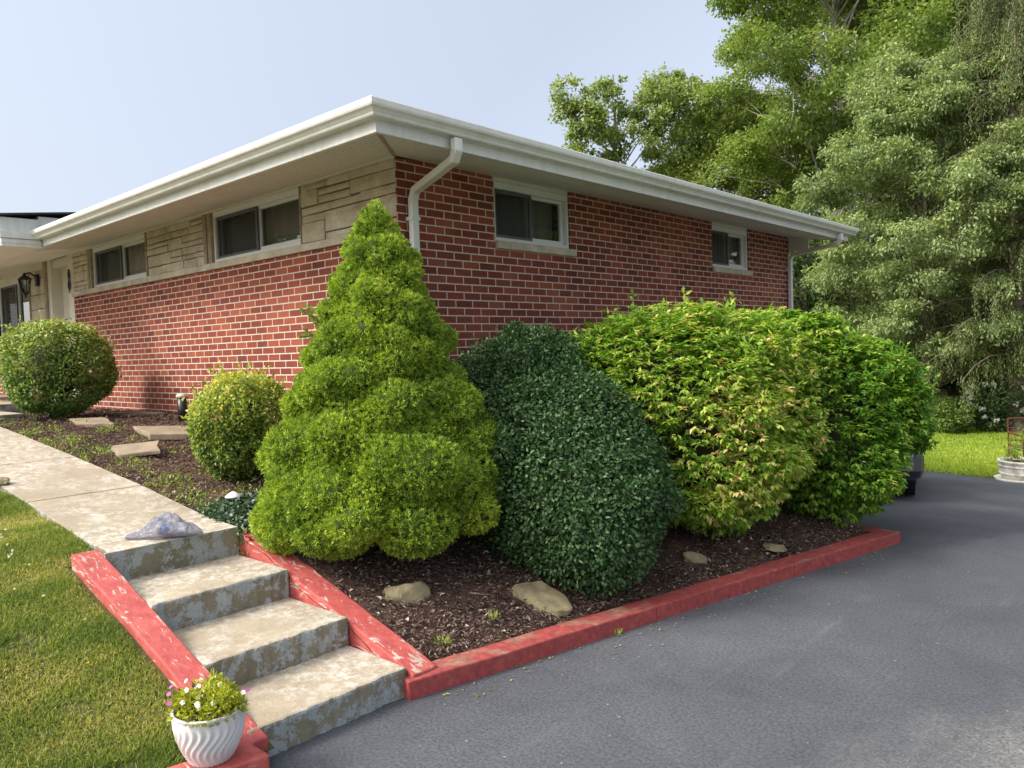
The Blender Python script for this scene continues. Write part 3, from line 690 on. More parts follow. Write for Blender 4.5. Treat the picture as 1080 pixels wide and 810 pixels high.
# porch lantern on the stone pier, iron ornament on the door frame
def lantern(x, z, name, label, s=1.0):
    t = empty(name, (x, -.02, z), label, 'wall lamp')
    mb = MB(); mb.box(x-.06*s, x+.06*s, -.055, -.022, z-.1*s, z+.1*s); mb.build('back_plate', M['black'], t, .006)
    mb = MB(); mb.tube([(x, -.05, z+.05*s), (x, -.12*s-.02, z+.12*s), (x, -.2*s, z+.1*s), (x, -.22*s, z+.04*s)], .014*s, 8); mb.build('arm', M['black'], t)
    mb = MB(); cy = -.22*s
    mb.lathe([(.001, .12*s), (.02*s, .1*s), (.03*s, .07*s), (.10*s, .02*s), (.105*s, 0), (.0, 0)], x, cy, z, 6, smooth=False); mb.build('cap', M['black'], t)
    mb = MB()
    for k in range(6):
        th = math.pi/3*k; c, s_ = math.cos(th), math.sin(th); mb.tube([(x+.09*s*c, cy+.09*s*s_, z), (x+.055*s*c, cy+.055*s*s_, z-.2*s)], .007*s, 5)
    mb.lathe([(.0, -.2*s), (.06*s, -.2*s), (.055*s, -.22*s), (.02*s, -.25*s), (.012*s, -.29*s), (.0, -.3*s)], x, cy, z, 6, smooth=False); mb.build('cage', M['black'], t)
    mb = MB(); mb.lathe([(.082*s, -.005*s), (.05*s, -.195*s)], x, cy, z, 6, smooth=False); mb.build('lamp_glass', M['glass'], t)
t = empty('porch_bench', (-9.0, -.75, 1.15), 'brown slatted wooden bench on the porch behind the far round shrub', 'bench')
for k in range(4): mb = MB(); mb.box(-10.2, -7.75, -.93, -.90, 1.42+.15*k, 1.52+.15*k); mb.build('slat', M['wood_post'], t, .004)
for x_ in (-10.15, -9.0, -7.85): mb = MB(); mb.box(x_, x_+.07, -.9, -.83, 1.15, 2.0); mb.build('post', M['wood_post'], t, .004)
mb = MB(); mb.box(-10.2, -7.75, -.82, -.35, 1.52, 1.56); mb.build('seat', M['wood_post'], t, .004)
lantern(-8.56, 2.95, 'wall_lantern', 'black six sided wall lantern on stone pier beside the porch window', .92)
t = empty('iron_ornament', (-7.25, -.01, 2.83), 'small dark scrolled iron ornament on white door frame', 'ornament')
mb = MB()
for s_ in (-1, 1): mb.tube([(-7.25 + s_*.05*math.sin(a*.9)*(1-a/9), -.02, 2.70 + a*.042) for a in range(8)], .010, 6)
mb.tube([(-7.25, -.02, 2.66), (-7.25, -.02, 2.98)], .008, 6); mb.build('scroll', M['black'], t)

# ================================================================= TIMBERS AND CURB
def beam(name, a, b, wy, th, label, cat, mat, grp=None, endcut=0):
    """sloping beam from a to b (top edge line, near face at a.y), width wy in +y, thickness th down"""
    t = None; a = Vector(a); b = Vector(b); d = (b-a).normalized(); side = Vector((0, wy, 0)); dn = Vector((0, 0, -th))
    n = 14; rr = random.Random(len(name)+int(a.x*10)); v = []
    for i in range(n+1):
        p = a + (b-a)*i/n; j = lambda: Vector((0, rr.uniform(-.003, .003), rr.uniform(-.003, .003)))
        v += [p+j(), p+side+j(), p+side+dn, p+dn]
    f = [(4*i+k, 4*i+(k+1)%4, 4*(i+1)+(k+1)%4, 4*(i+1)+k) for i in range(n) for k in range(4)] + [(3,2,1,0), (4*n, 4*n+1, 4*n+2, 4*n+3)]
    mb = MB(); mb.add(v, f); o = mb.build(name, mat, None, .008); tag(o, label, cat, grp); return o
beam('railway_timber', (.40, -1.685, .575), (2.01, -1.685, .105), .15, .26, 'red painted sloping timber between the steps and the mulch bed', 'timber', M['red_timber'])
beam('railway_timber', (.30, -2.592, .622), (2.02, -2.592, .115), .14, .2, 'peeling red sloping timber between the lawn and the steps', 'timber', M['red_timber'])
def curb_piece(ya, yb, label, ztop=.088, wd=.145):
    n = 6; v = []; rr = random.Random(int(ya*10)+50)
    for i in range(n+1):
        y = ya + (yb-ya)*i/n; x = curbx(y); j = rr.uniform(-.004, .004)
        v += [(x+j, y, ztop+rr.uniform(-.003, .003)), (x-wd+j, y+.03, ztop+rr.uniform(-.003, .003)), (x-wd+j, y+.03, -.05), (x+.006+j, y, -.05)]
    f = [(4*i+k, 4*i+(k+1)%4, 4*(i+1)+(k+1)%4, 4*(i+1)+k) for i in range(n) for k in range(4)] + [(3,2,1,0), (4*n, 4*n+1, 4*n+2, 4*n+3)]
    mb = MB(); mb.add(v, f); o = mb.build('edging_timber', M['curb'], None, .008); tag(o, label, 'edging', 'red edging timbers along the driveway'); return o
curb_piece(-1.73, -.12, 'red edging timber along the driveway starting at the bottom step')
curb_piece(-.115, 1.2, 'red edging timber in the middle of the mulch bed border')
curb_piece(1.205, 2.56, 'red edging timber in front of the farthest shrub ending at the bed corner')
v = MB(); v.box(.1, curbx(2.56)-.155, 2.45, 2.6, -.1, .088); tag(v.build('edging_timber', M['curb'], None, .008), 'short red edging timber closing the far end of the bed behind the shrubs', 'edging', 'red edging timbers along the driveway')
mb = MB(); ya, yb = -2.53, -4.2
mb.add([(2.16, ya, .12), (2.0, ya, .12), (2.0-.37, yb, .12), (2.16-.37, yb, .12), (2.16, ya, -.05), (2.0, ya, -.05), (2.0-.37, yb, -.05), (2.16-.37, yb, -.05)],
       [(0,1,2,3),(4,7,6,5),(0,4,5,1),(1,5,6,2),(2,6,7,3),(3,7,4,0)])
tag(mb.build('edging_timber', M['red_timber'], None, .008), 'worn red edging timber under the white flower pot', 'edging')

# ================================================================= POT
def pot():
    x, y, z = 2.005, -2.685, .121
    t = empty('flower_pot', (x, y, z), 'white fluted flower pot of yellow green foliage and small flowers at the bottom step', 'flower pot')
    H = .20; prof = []
    for i in range(25):
        f = i/24; r = .076 + .053*math.sin(f*1.75) ** .9; prof.append((r, f*H*.93))
    def fl(th, zz):
        f = zz/(H*.93); return 1 + (.026*math.sin(26*(th + .22*math.sin(f*6.0))) if f < .96 else 0)
    prof = [(.0, .0)] + prof
    prof += [(.131, H*.95), (.134, H*.98), (.131, H), (.124, H), (.121, H*.93), (.12, H*.8)]
    mb = MB(); mb.lathe(prof, x, y, z, 208, fl); mb.build('pot_body', simple('white_glaze', (.62, .61, .59), .5, .1, 8), t)
    mb = MB(); mb.lathe([(.0, H*.90), (.121, H*.88)], x, y, z, 24); mb.build('soil', M['bark_soil'], t)
    n = 1700; th = rs.uniform(0, 6.28, n); r = .115*np.sqrt(rs.uniform(0, 1, n)); hh = rs.uniform(0, 1, n) ** .8
    q = r/.115
    P = np.stack([x + r*np.cos(th)*1.12, y + r*np.sin(th)*1.12, z + H*.93 + hh*(.12 - .06*q*q)*(.75+.35*np.sin(th*3+1)) - .02*q**4], 1)
    D = np.stack([np.cos(th)*.8*q, np.sin(th)*.8*q, np.full(n, .5)], 1) + jit(n, .45)
    keep = ~((np.abs(P[:, 0]-x-.03) < .05) & (P[:, 1] < y-.03) & (hh < .5))
    P, D = P[keep], D[keep]
    leaves('foliage', P, D, jit(len(P), 1)+[0, 0, 1], rs.uniform(.016, .032, len(P)), rs.uniform(.008, .014, len(P)), rs.uniform(0, .95, len(P)) ** .8, M['annual'], t)
    n = 70; th = rs.uniform(2.4, 4.4, n); r = rs.uniform(.075, .135, n)
    P = np.stack([x + r*np.cos(th), y + r*np.sin(th), z + H*.95 + rs.uniform(0, .05, n)], 1)
    leaves('dark_foliage', P, jit(n, .6)+[0, 0, .4], jit(n, 1), .03, .02, np.full(n, 1.0), M['annual'], t)
    # little flowers: five petals each
    PP = []; DD = []; VV = []; NN = []
    for k in range(20):
        a = rs.uniform(0, 6.28); rr_ = rs.uniform(.03, .14); white = k < 15
        c = np.array([x + rr_*math.cos(a), y + rr_*math.sin(a), z + H + rs.uniform(.03, .10) - .25*max(0, rr_-.085)])
        if not white: a = [3.9, 4.5, 1.2, 3.4, 4.1, 2.2, .9, 5][(k-15) % 8]; c = np.array([x + .14*math.cos(a), y+.14*math.sin(a), z+H+.06+.03*math.sin(k)])
        nn = unit(np.array([.5, -.6, .6]) + rs.normal(size=3)*.3); a1 = unit(np.cross(nn, [0, 0, 1.])); a2 = np.cross(nn, a1)
        for m in range(5):
            b = m*1.2566; PP.append(c); DD.append(a1*math.cos(b)+a2*math.sin(b)); NN.append(nn); VV.append(.2 if white else .9)
        leaves('flower', np.array(PP), np.array(DD), np.array(NN), .0105, .010, np.array(VV), M['petal'], t, fold=.05, mid=.6); PP = []; DD = []; VV = []; NN = []
pot()

# ================================================================= PLASTIC BAG ON THE LANDING
def bag():
    x0, y0 = .15, -2.04
    zt = walkz(.2) + .004
    t = empty('newspaper_bag', (x0, y0, zt), 'crumpled translucent grey plastic bag with folded newspaper on the top landing', 'plastic bag')
    m, tt, b = mat_new('grey_plastic_film'); b.inputs['Base Color'].default_value = (.40, .41, .46, 1); b.inputs['Roughness'].default_value = .18
    o = tt.nodes['Material Output']; tr = N(tt, 'ShaderNodeBsdfTransparent'); tr.inputs[0].default_value = (.8, .8, .88, 1); mx = N(tt, 'ShaderNodeMixShader'); mx.inputs[0].default_value = .45
    L(tt, tr.outputs[0], mx.inputs[1]); L(tt, b.outputs[0], mx.inputs[2]); L(tt, mx.outputs[0], o.inputs[0]); bump(tt, b, noise(tt, 25, 4, .6, dist=1.5).outputs[0], .9, .02)
    from mathutils import noise as mn
    d = Vector((.62, .78, 0)).normalized(); s = Vector((d.y, -d.x, 0)); a0 = Vector((.20, -2.27, zt))
    prof = [(-.00, .010, .010), (.015, .024, .030), (.04, .020, .034), (.07, .024, .036), (.10, .030, .05), (.13, .045, .085), (.165, .075, .125), (.20, .092, .135), (.24, .10, .125), (.28, .102, .112), (.33, .095, .085), (.37, .078, .055), (.40, .05, .03), (.42, .015, .01)]
    us = np.linspace(0, .42, 46); hw_ = np.interp(us, [a for a, _, _ in prof], [a for _, a, _ in prof]); hh_ = np.interp(us, [a for a, _, _ in prof], [a for _, _, a in prof])
    v = []; n = 56
    for i, u in enumerate(us):
        for k in range(n):
            th = 2*math.pi*k/n; c, si = math.cos(th), math.sin(th); pv = Vector((c*1.2, si*1.2, u*9))
            q = 1 + .62*mn.ridged_multi_fractal(pv*1.6, 1, 2, 4, 1, 2) * .35 - .30 + .12*math.sin(th*3 + u*34)
            v.append(a0 + d*(u + .012*mn.noise(pv*3)) + s*(c*hw_[i]*q*(1 - .4*max(0, si))) + Vector((0, 0, max(0.001, hh_[i]*(.5 + .5*si)*q))))
    f = [(i*n+k, i*n+(k+1) % n, (i+1)*n+(k+1) % n, (i+1)*n+k) for i in range(len(us)-1) for k in range(n)]
    f += [tuple(range(n))[::-1], tuple((len(us)-1)*n+k for k in range(n))]
    mb = MB(); mb.add(v, f, True); mb.build('bag', m, t)
    c = a0 + d*.25; q = MB()
    q.tube([c - d*.07 + Vector((0, 0, .04)), c + d*.09 + Vector((0, 0, .032))], .03, 14); q.build('newspaper', simple('newsprint', (.5, .5, .48), .8, .3, 30), t)
    q = MB(); q.tube([c - d*.055 + Vector((0, 0, .042)), c - d*.01 + Vector((0, 0, .04))], .0325, 14); q.build('blue_print', simple('blue_ink', (.06, .14, .42), .6), t)
bag()

# ================================================================= STONES, BOLLARD, SOLAR LIGHT
def rock(name, label, c, rx, ry, rz, rot, mat, seed, grp=None, flat=False):
    import bmesh
    bm = bmesh.new(); bmesh.ops.create_icosphere(bm, subdivisions=4, radius=1)
    rr = np.random.RandomState(seed); K = rr.normal(size=(12, 3)) ; K = unit(K); cut = rr.uniform(.55, .9, 12)
    for vv in bm.verts:
        p = np.array(vv.co)
        for k in range(12):
            dd = p @ K[k]
            if dd > cut[k]: p = p - K[k]*(dd-cut[k])*.92
        p = p*(1 + .03*math.sin(p[0]*9+p[1]*7) + .02*math.sin(p[2]*14+p[0]*11))
        vv.co = p
    M4 = Matrix.Translation(c) @ Matrix.Rotation(rot[2], 4, 'Z') @ Matrix.Rotation(rot[0], 4, 'X') @ Matrix.Rotation(rot[1], 4, 'Y') @ Matrix.Diagonal((rx, ry, rz, 1))
    bm.transform(M4); me = bpy.data.meshes.new(name); bm.to_mesh(me); bm.free(); me.polygons.foreach_set('use_smooth', [False]*len(me.polygons))
    o = link(name, me, mat); tag(o, label, 'stone', grp); return o
rock('garden_stone', 'large tan angular stone in mulch below the pointed conifer', (1.46, -1.24, .25), .15, .145, .085, (R(50), R(8), R(50)), M['rock'], 6)
rock('garden_stone', 'pale tan stone tucked under the dark holly', (1.90, -.60, .17), .20, .12, .07, (R(22), R(14), R(8)), M['rock'], 13)
rock('garden_stone', 'small mossy stone in mulch under the yellow green shrub', (2.2, .66, .16), .11, .07, .06, (R(10), R(15), R(60)), M['rock'], 14)
rock('garden_stone', 'flat low stone in mulch nearest the far red edging', (2.46, 1.35, .14), .13, .08, .03, (R(5), R(5), R(70)), M['rock'], 17)
def flag(label, poly, z, th, tilt, seed):
    cx = sum(p[0] for p in poly)/len(poly); cy = sum(p[1] for p in poly)/len(poly); rr = random.Random(seed); pts = []
    for i in range(len(poly)):
        a = poly[i]; b = poly[(i+1) % len(poly)]
        for k in range(4): f = k/4; pts.append((a[0]+(b[0]-a[0])*f+rr.uniform(-.012, .012), a[1]+(b[1]-a[1])*f+rr.uniform(-.012, .012)))
    mb = MB(); mb.prism(pts, 0, th); mb.v = [(x, y, zz + z + (x-cx)*tilt[0] + (y-cy)*tilt[1]) for x, y, zz in mb.v]
    tag(mb.build('flagstone', M['slab'], None, .008), label, 'stone')
flag('broad grey flat stone slab in front of the black bollard light', [(-3.35, -.80), (-2.62, -.92), (-2.30, -.42), (-3.0, -.28)], .90, .06, (-.05, -.02), 1)
flag('tilted brown flagstone beside the concrete walk', [(-2.42, -1.36), (-2.08, -1.43), (-1.88, -1.16), (-2.18, -1.04)], .86, .035, (-.12, .16), 2)
flag('pale flat stone near the foot of the brick wall', [(-5.1, -.35), (-4.5, -.42), (-4.15, -.12), (-4.75, -.08)], .995, .05, (0, .05), 3)
flag('small brown wedge stone in weeds near the far round shrub', [(-4.35, -1.05), (-3.95, -1.12), (-3.62, -.88), (-4.05, -.8)], .99, .05, (-.08, .1), 4)
rock('garden_stone', 'small dark stone lying on the left edge of the walk', (-1.62, -2.42, walkz(-1.6)+.015), .09, .06, .04, (0, 0, .4), M['rock'], 21)
rock('garden_stone', 'grey block of stone in the lawn at the left edge', (-1.25, -2.66, lawn_z(-1.2, -2.66)+.05), .13, .10, .07, (0, 0, .3), M['rock'], 25)
t = empty('bollard_light', (-3.5, -.2, .97), 'black cylindrical garden light with pale cap against the brick wall', 'garden light')
mb = MB(); mb.lathe([(.0, 0), (.055, 0), (.055, .27), (.0, .27)], -3.5, -.2, .97, 20); mb.build('post', M['black'], t)
mb = MB(); mb.lathe([(.0, .27), (.062, .27), (.064, .29), (.05, .31), (.0, .318)], -3.5, -.2, .97, 20); mb.build('cap', simple('pale_cap', (.55, .52, .45), .5), t)
px_, py_ = .04, -1.52; pz_ = bed(px_, py_)
t = empty('solar_light', (px_, py_, pz_), 'tiny white capped solar path light in ivy beside the landing', 'garden light')
mb = MB(); mb.tube([(px_, py_, pz_-.02), (px_, py_, pz_+.12)], .009, 8); mb.build('stake', M['vinyl'], t)
mb = MB(); mb.lathe([(.0, .165), (.016, .16), (.05, .135), (.052, .128), (.0, .128)], px_, py_, pz_, 16); mb.build('cap', simple('white_cap', (.85, .85, .85), .3, .02), t)
mb = MB(); mb.lathe([(.026, .128), (.024, .085), (.0, .085)], px_, py_, pz_, 14); mb.build('lens', M['glass'], t)

# ================================================================= SHRUBS
def stems(par, base, tips, r=.012, mat='shaded_twig'):
    mb = MB()
    for tip in tips:
        b = Vector(base); e = Vector(tip); m_ = b.lerp(e, .5) + Vector((0, 0, -.05)); mb.tube([b, m_, e], [r, r*.75, r*.4], 6)
    mb.build('stems', M[mat], par)
def spruce():
    cx, cy, z0 = .86, -.89, .42
    t = empty('conical_spruce', (cx, cy, z0), 'pointed dwarf spruce with dense bright green foliage at the house corner', 'conifer')
    prof = [(.40, .50), (.50, .66), (.60, .79), (.75, .84), (.90, .81), (1.05, .69), (1.2, .60), (1.4, .51), (1.6, .44), (1.8, .37), (2.0, .295), (2.15, .235), (2.3, .165), (2.45, .09), (2.58, .02)]
    pz = [a for a, b in prof]; pr = [b for a, b in prof]
    blobs = []; rr = np.random.RandomState(5)
    cnt = 0
    z = .60
    while z < 2.5:
        r = float(np.interp(z, pz, pr)); lm_ = float(np.interp(z, [.3, 1.0, 2.5], [.20, .155, .06])); nn_ = max(4, int(2*math.pi*r/(lm_*1.25))); z += lm_*.62
        for q in range(nn_):
            blobs.append((r*0 + z, q, nn_, lm_, r, 0))
    raw = blobs; blobs = []
    for (z, q, nn_, lm_, r, _) in raw:
        if rr.uniform() < .10: continue
        th = 2*math.pi*(q + rr.uniform(-.45, .45))/nn_ + z*7; z = z + rr.uniform(-.4, .4)*lm_; r = float(np.interp(z, pz, pr)); lump = lm_*rr.uniform(.6, 1.35)
        zt = z + .07*math.sin(th*2+1) + .04*math.sin(th*3+2.2); edges = [.30, .98, 1.32, 1.62, 1.90, 2.14, 2.34, 2.6]; ti = max(0, min(6, sum(1 for e_ in edges if zt > e_) - 1)); ft = max(0., min(1., (zt - edges[ti])/(edges[ti+1]-edges[ti])))
        r = r*(1.02 - (.15*ft**2.2) if ti < 6 else 1) + (.03 if .08 < ft < .5 else 0)
        rc = max(0.0, r - lump*rr.uniform(.55, 1.55)) * (1 + .03*math.sin(3*th + z*4))
        blobs.append((cx + rc*math.cos(th), cy + rc*math.sin(th), z, lump*1.05, lump*1.05, lump*.8))
    for z, q_ in ((2.36, .055), (2.44, .042), (2.52, .03)): blobs.append((cx, cy, z, q_, q_, .09))
    P, Nn, k = ell_points(blobs, 72000, .86, 1.06, .88)
    # tufts of needles
    n = len(P); B = np.array(blobs)
    hue = rs.uniform(0, 1, len(blobs))[k]*.25
    P = P + jit(n, .006)
    rep = 10; P4 = np.repeat(P, rep, 0) + jit(n*rep, .0045); N4 = np.repeat(Nn, rep, 0); D = N4*.9 + jit(n*rep, .62) + [0, 0, .3]
    V = np.repeat(rs.uniform(.0, .78, n) + hue + .2*vnoise(P, 5, 3), rep)
    leaves('foliage', P4, D, jit(n*rep, 1), rs.uniform(.012, .026, n*rep), rs.uniform(.005, .009, n*rep), V, M['spruce'], t, fold=.05)
    # a few soft reverted shoots on the left side
    m = 900; f = rs.uniform(0, 1, m); b = rs.randint(0, 7, m)
    st = np.array([cx-.30, cy-.20, 1.72]); dirs = unit(np.array([[-1, -.5, .8], [-1, -.6, .3], [-.8, -.7, 1.1], [-.9, -.2, 1.2], [-1.1, -.5, .0], [-.7, -.6, .7], [-1, -.2, .6]]))
    P = st + dirs[b]*(f*.2)[:, None] + np.array([0, 0, 1])*((b-3)*.05)[:, None]
    leaves('loose_shoots', P, dirs[b] + jit(m, .5), jit(m, 1), .032, .006, rs.uniform(.2, .5, m), M['spruce'], t)
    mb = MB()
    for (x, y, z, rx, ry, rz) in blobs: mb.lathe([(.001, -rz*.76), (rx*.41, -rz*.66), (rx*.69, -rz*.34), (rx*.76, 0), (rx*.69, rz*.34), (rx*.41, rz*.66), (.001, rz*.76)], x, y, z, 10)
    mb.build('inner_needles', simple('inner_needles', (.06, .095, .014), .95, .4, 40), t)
    mb = MB(); mb.lathe([(.001, .18), (.40, .2), (.52, .35), (.48, .55), (.28, 1.0), (.12, 1.5), (.03, 1.75), (.001, 1.8)], cx, cy, z0, 24); mb.build('shade_core', M['shaded_twig'], t)  # solid core, its dark colour stands in for shade between the needles
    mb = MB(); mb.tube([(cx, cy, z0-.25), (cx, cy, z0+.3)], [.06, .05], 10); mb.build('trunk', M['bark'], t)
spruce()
def bush(name, label, cat, blobs, n, L0, W0, mat, droop, vf, base, tw=0, lo=.7, hi=1.05, fold=.12, up=.5, core=True, group=None, spiky=0, cut=.86, inner=None):
    t = empty(name, base, label, cat, group)
    if tw:
        P, Nn, k = ell_points(blobs, n // tw, lo, hi, cut); m = len(P)
        hor = Nn.copy(); td = unit(Nn + jit(m, .35) + [0, 0, up*.3])
        th = np.tile(np.arange(tw)*6.283/tw, m) + np.repeat(rs.uniform(0, 6.28, m), tw); P = np.repeat(P, tw, 0) + jit(m*tw, .007)
        sz = np.repeat(rs.uniform(.75, 1.2, m), tw)
        rad = np.stack([np.cos(th), np.sin(th), 0*th], 1); D = np.repeat(td, tw, 0)*.55 + rad*.75 + [0, 0, -droop] + jit(m*tw, .18)
        N_ = rad*.5 + [0, 0, 1.0] + np.repeat(Nn, tw, 0)*.3 + jit(m*tw, .15)
        tone = np.repeat(rs.normal(size=m)*.13, tw)
        P = P + np.array([0, 0, -.01])
    else:
        P, Nn, k = ell_points(blobs, n, lo, hi, cut); m = len(P)
        D = Nn*.6 + jit(m, .6) + [0, 0, -droop]; N_ = Nn + [0, 0, .5] + jit(m, .5)
    if spiky:
        q = rs.choice(len(P), spiky); dd = unit(np.array([0, 0, .8]) + Nn[q // max(1, tw) if tw else q]*.7 + jit(spiky, .25)); topm = P[q]
        sel = (topm[:, 2] > np.quantile(P[:, 2], .3)); topm = topm[sel]; dd = dd[sel]; ns = len(topm); kk = 7
        Q = np.repeat(topm, kk, 0) + np.repeat(dd, kk, 0)*(np.tile(np.linspace(.0, .11, kk), ns)[:, None])
        P = np.concatenate([P, Q]); D = np.concatenate([D, np.repeat(dd, kk, 0)*.6 + jit(ns*kk, .5)]); N_ = np.concatenate([N_, jit(ns*kk, 1)])
    nn = len(P); Vv = vf(P)
    if tw: Vv[:len(tone)] += tone
    leaves('foliage', P, D, N_, L0*rs.uniform(.7, 1.2, nn), W0*rs.uniform(.75, 1.2, nn), Vv, mat, t, fold=fold)
    if core:
        mb = MB(); rr = random.Random(3)
        b0 = Vector(base)
        for (x, y, z, rx, ry, rz) in [q for q in blobs if q[3] > .3]:
            for i in range(16):
                d = Vector((rr.gauss(0, 1), rr.gauss(0, 1), rr.gauss(0, 1) + .3)).normalized()
                e = Vector((x+d.x*rx*.9, y+d.y*ry*.9, z+d.z*rz*.9)); c = Vector((x, y, z - rz*.3))
                s0 = b0 + Vector((rr.uniform(-.08, .08), rr.uniform(-.08, .08), -.04)); mb.tube([s0, s0.lerp(c, .6) + Vector((d.x*.1, d.y*.1, 0)), c.lerp(e, .5), e], [.011, .009, .006, .003], 5)
        mb.build('stems', M['shaded_twig'], t)
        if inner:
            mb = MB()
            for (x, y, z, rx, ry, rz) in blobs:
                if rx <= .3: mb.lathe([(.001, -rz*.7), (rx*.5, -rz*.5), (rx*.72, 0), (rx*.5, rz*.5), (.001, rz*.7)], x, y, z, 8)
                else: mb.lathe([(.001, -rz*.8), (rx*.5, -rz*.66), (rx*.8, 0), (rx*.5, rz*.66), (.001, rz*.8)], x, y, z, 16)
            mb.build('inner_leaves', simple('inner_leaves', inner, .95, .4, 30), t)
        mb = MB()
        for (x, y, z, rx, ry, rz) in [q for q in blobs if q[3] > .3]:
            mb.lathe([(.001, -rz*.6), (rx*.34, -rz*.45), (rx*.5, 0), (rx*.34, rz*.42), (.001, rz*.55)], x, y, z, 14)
        mb.build('shade_core', M['shaded_twig'], t)  # solid dark cores: shade deep among the leaves put into the colour
    return t
# dark holly
hc = (1.72, -.05)
hb = [(1.70, -.06, .68, .56, .55, .54), (1.05, .05, 1.18, .46, .40, .50), (1.25, -.12, .72, .42, .40, .55), (1.15, .30, 1.42, .40, .40, .34), (1.28, .12, 1.18, .42, .42, .46), (1.92, -.15, .56, .42, .42, .43), (1.40, -.12, .85, .42, .40, .55), (1.80, .15, .72, .44, .42, .48), (1.15, .22, 1.28, .40, .40, .42), (1.32, .0, .98, .44, .44, .50), (1.50, -.04, .86, .54, .52, .60), (1.62, .06, 1.0, .46, .44, .46), (1.28, -.02, .55, .5, .48, .42)]
rr = np.random.RandomState(9)
for k in range(150):
    th = rr.uniform(0, 6.28); ph = rr.uniform(-.8, 1.3); e = hb[rr.randint(0, 12)]; q = rr.uniform(.70, 1.0)
    hb.append((e[0] + q*e[3]*math.cos(th)*math.cos(ph), e[1] + q*e[4]*math.sin(th)*math.cos(ph), e[2] + q*e[5]*math.sin(ph), rr.uniform(.09, .17), rr.uniform(.09, .17), .11))
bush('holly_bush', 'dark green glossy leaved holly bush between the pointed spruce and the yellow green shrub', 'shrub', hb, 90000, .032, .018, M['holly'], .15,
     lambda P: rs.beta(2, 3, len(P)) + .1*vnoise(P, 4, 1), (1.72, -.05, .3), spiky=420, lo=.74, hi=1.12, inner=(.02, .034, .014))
# burning-bush euonymus, near
e1b = [(1.86, 1.10, 1.05, .66, .68, .72), (1.75, 1.0, 1.40, .60, .62, .50), (2.12, 1.12, .82, .52, .52, .50), (1.52, .95, 1.45, .52, .52, .40), (1.95, 1.4, 1.25, .52, .55, .5), (1.15, .75, 1.30, .48, .48, .42), (1.98, 1.80, 1.42, .56, .55, .46), (1.65, 1.85, 1.5, .5, .5, .40), (2.15, 1.75, 1.0, .48, .5, .5)]
rr = np.random.RandomState(19)
for k in range(60):
    th = rr.uniform(0, 6.28); ph = rr.uniform(-.7, 1.3); e = e1b[rr.randint(0, 5)]
    e1b.append((e[0] + e[3]*.88*math.cos(th)*math.cos(ph), e[1] + e[4]*.88*math.sin(th)*math.cos(ph), e[2] + e[5]*rr.uniform(.8, 1.05)*math.sin(ph), .20, .20, .11))
def v1(P):
    pk = np.array([2.35, .95, .95]); d = np.linalg.norm((P-pk)*[1, .9, 1.2], axis=1)
    pink = np.clip(1.15 - d/.5, 0, 1)*(rs.uniform(0, 1, len(P)) < .5)
    return np.clip(rs.beta(2.2, 2.4, len(P))*.72 + .16 + .12*vnoise(P, 4, 5) + .12*np.clip((P[:, 0]-1.4), 0, 1), 0, .84) + pink*rs.uniform(.12, .35, len(P))
bush('euonymus_shrub', 'yellow green euonymus shrub with peach tinted leaves beside the dark holly', 'shrub', e1b, 77000, .052, .023, M['euonymus'], .45, v1, (1.9, 1.1, .2), tw=7, spiky=420, lo=.66, hi=1.10)
# far euonymus
e2b = [(2.25, 2.60, .95, .72, .72, .76), (2.0, 2.5, 1.32, .68, .68, .56), (2.45, 2.45, .72, .55, .55, .54), (1.6, 2.2, 1.38, .58, .58, .46), (2.45, 3.0, 1.05, .58, .6, .58)]
for k in range(60):
    th = rr.uniform(0, 6.28); ph = rr.uniform(-.7, 1.3); e = e2b[rr.randint(0, 5)]
    e2b.append((e[0] + e[3]*.88*math.cos(th)*math.cos(ph), e[1] + e[4]*.88*math.sin(th)*math.cos(ph), e[2] + e[5]*rr.uniform(.8, 1.05)*math.sin(ph), .20, .20, .11))
bush('euonymus_shrub', 'greener euonymus shrub at the far end of the bed in front of the parked car', 'shrub', e2b, 77000, .052, .023, M['euonymus'], .45,
     lambda P: np.clip(rs.beta(2, 3, len(P))*.75 + .06 + .12*vnoise(P, 4, 8) + .1*np.clip(P[:, 2]-1, 0, 1), 0, .86), (2.05, 2.3, .15), tw=7, spiky=380, lo=.66, hi=1.10)
# clipped round shrubs
def ball(name, label, c, r, rzz, n, seed, mat, L0, base):
    rr = np.random.RandomState(seed); b = [(c[0], c[1], c[2], r*.88, r*.88, rzz*.88)]
    for k in range(40):
        d = unit(rr.normal(size=3)); e_ = rr.uniform(.66, .84); b.append((c[0]+d[0]*r*e_, c[1]+d[1]*r*e_, c[2]+d[2]*rzz*e_, r*.27, r*.27, rzz*.25))
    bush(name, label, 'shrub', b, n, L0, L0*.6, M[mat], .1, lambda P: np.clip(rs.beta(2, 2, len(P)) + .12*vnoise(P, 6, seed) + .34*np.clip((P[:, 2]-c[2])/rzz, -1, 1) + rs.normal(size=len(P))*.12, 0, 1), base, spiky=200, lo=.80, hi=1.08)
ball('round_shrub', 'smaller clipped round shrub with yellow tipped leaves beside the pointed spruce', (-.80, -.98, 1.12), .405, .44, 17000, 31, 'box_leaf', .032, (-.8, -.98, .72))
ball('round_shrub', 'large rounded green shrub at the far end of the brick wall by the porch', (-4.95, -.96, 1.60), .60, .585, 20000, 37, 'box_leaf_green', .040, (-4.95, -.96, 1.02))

# ================================================================= LOW GROWTH (uncountable)
def scatter_poly(n, x0, x1, y0, y1, zf, dens=None):
    P = np.stack([rs.uniform(x0, x1, n), rs.uniform(y0, y1, n)], 1)
    if dens is not None: P = P[rs.uniform(0, 1, n) < dens(P)]
    z = np.array([zf(a, b) for a, b in P]); return np.column_stack([P, z])
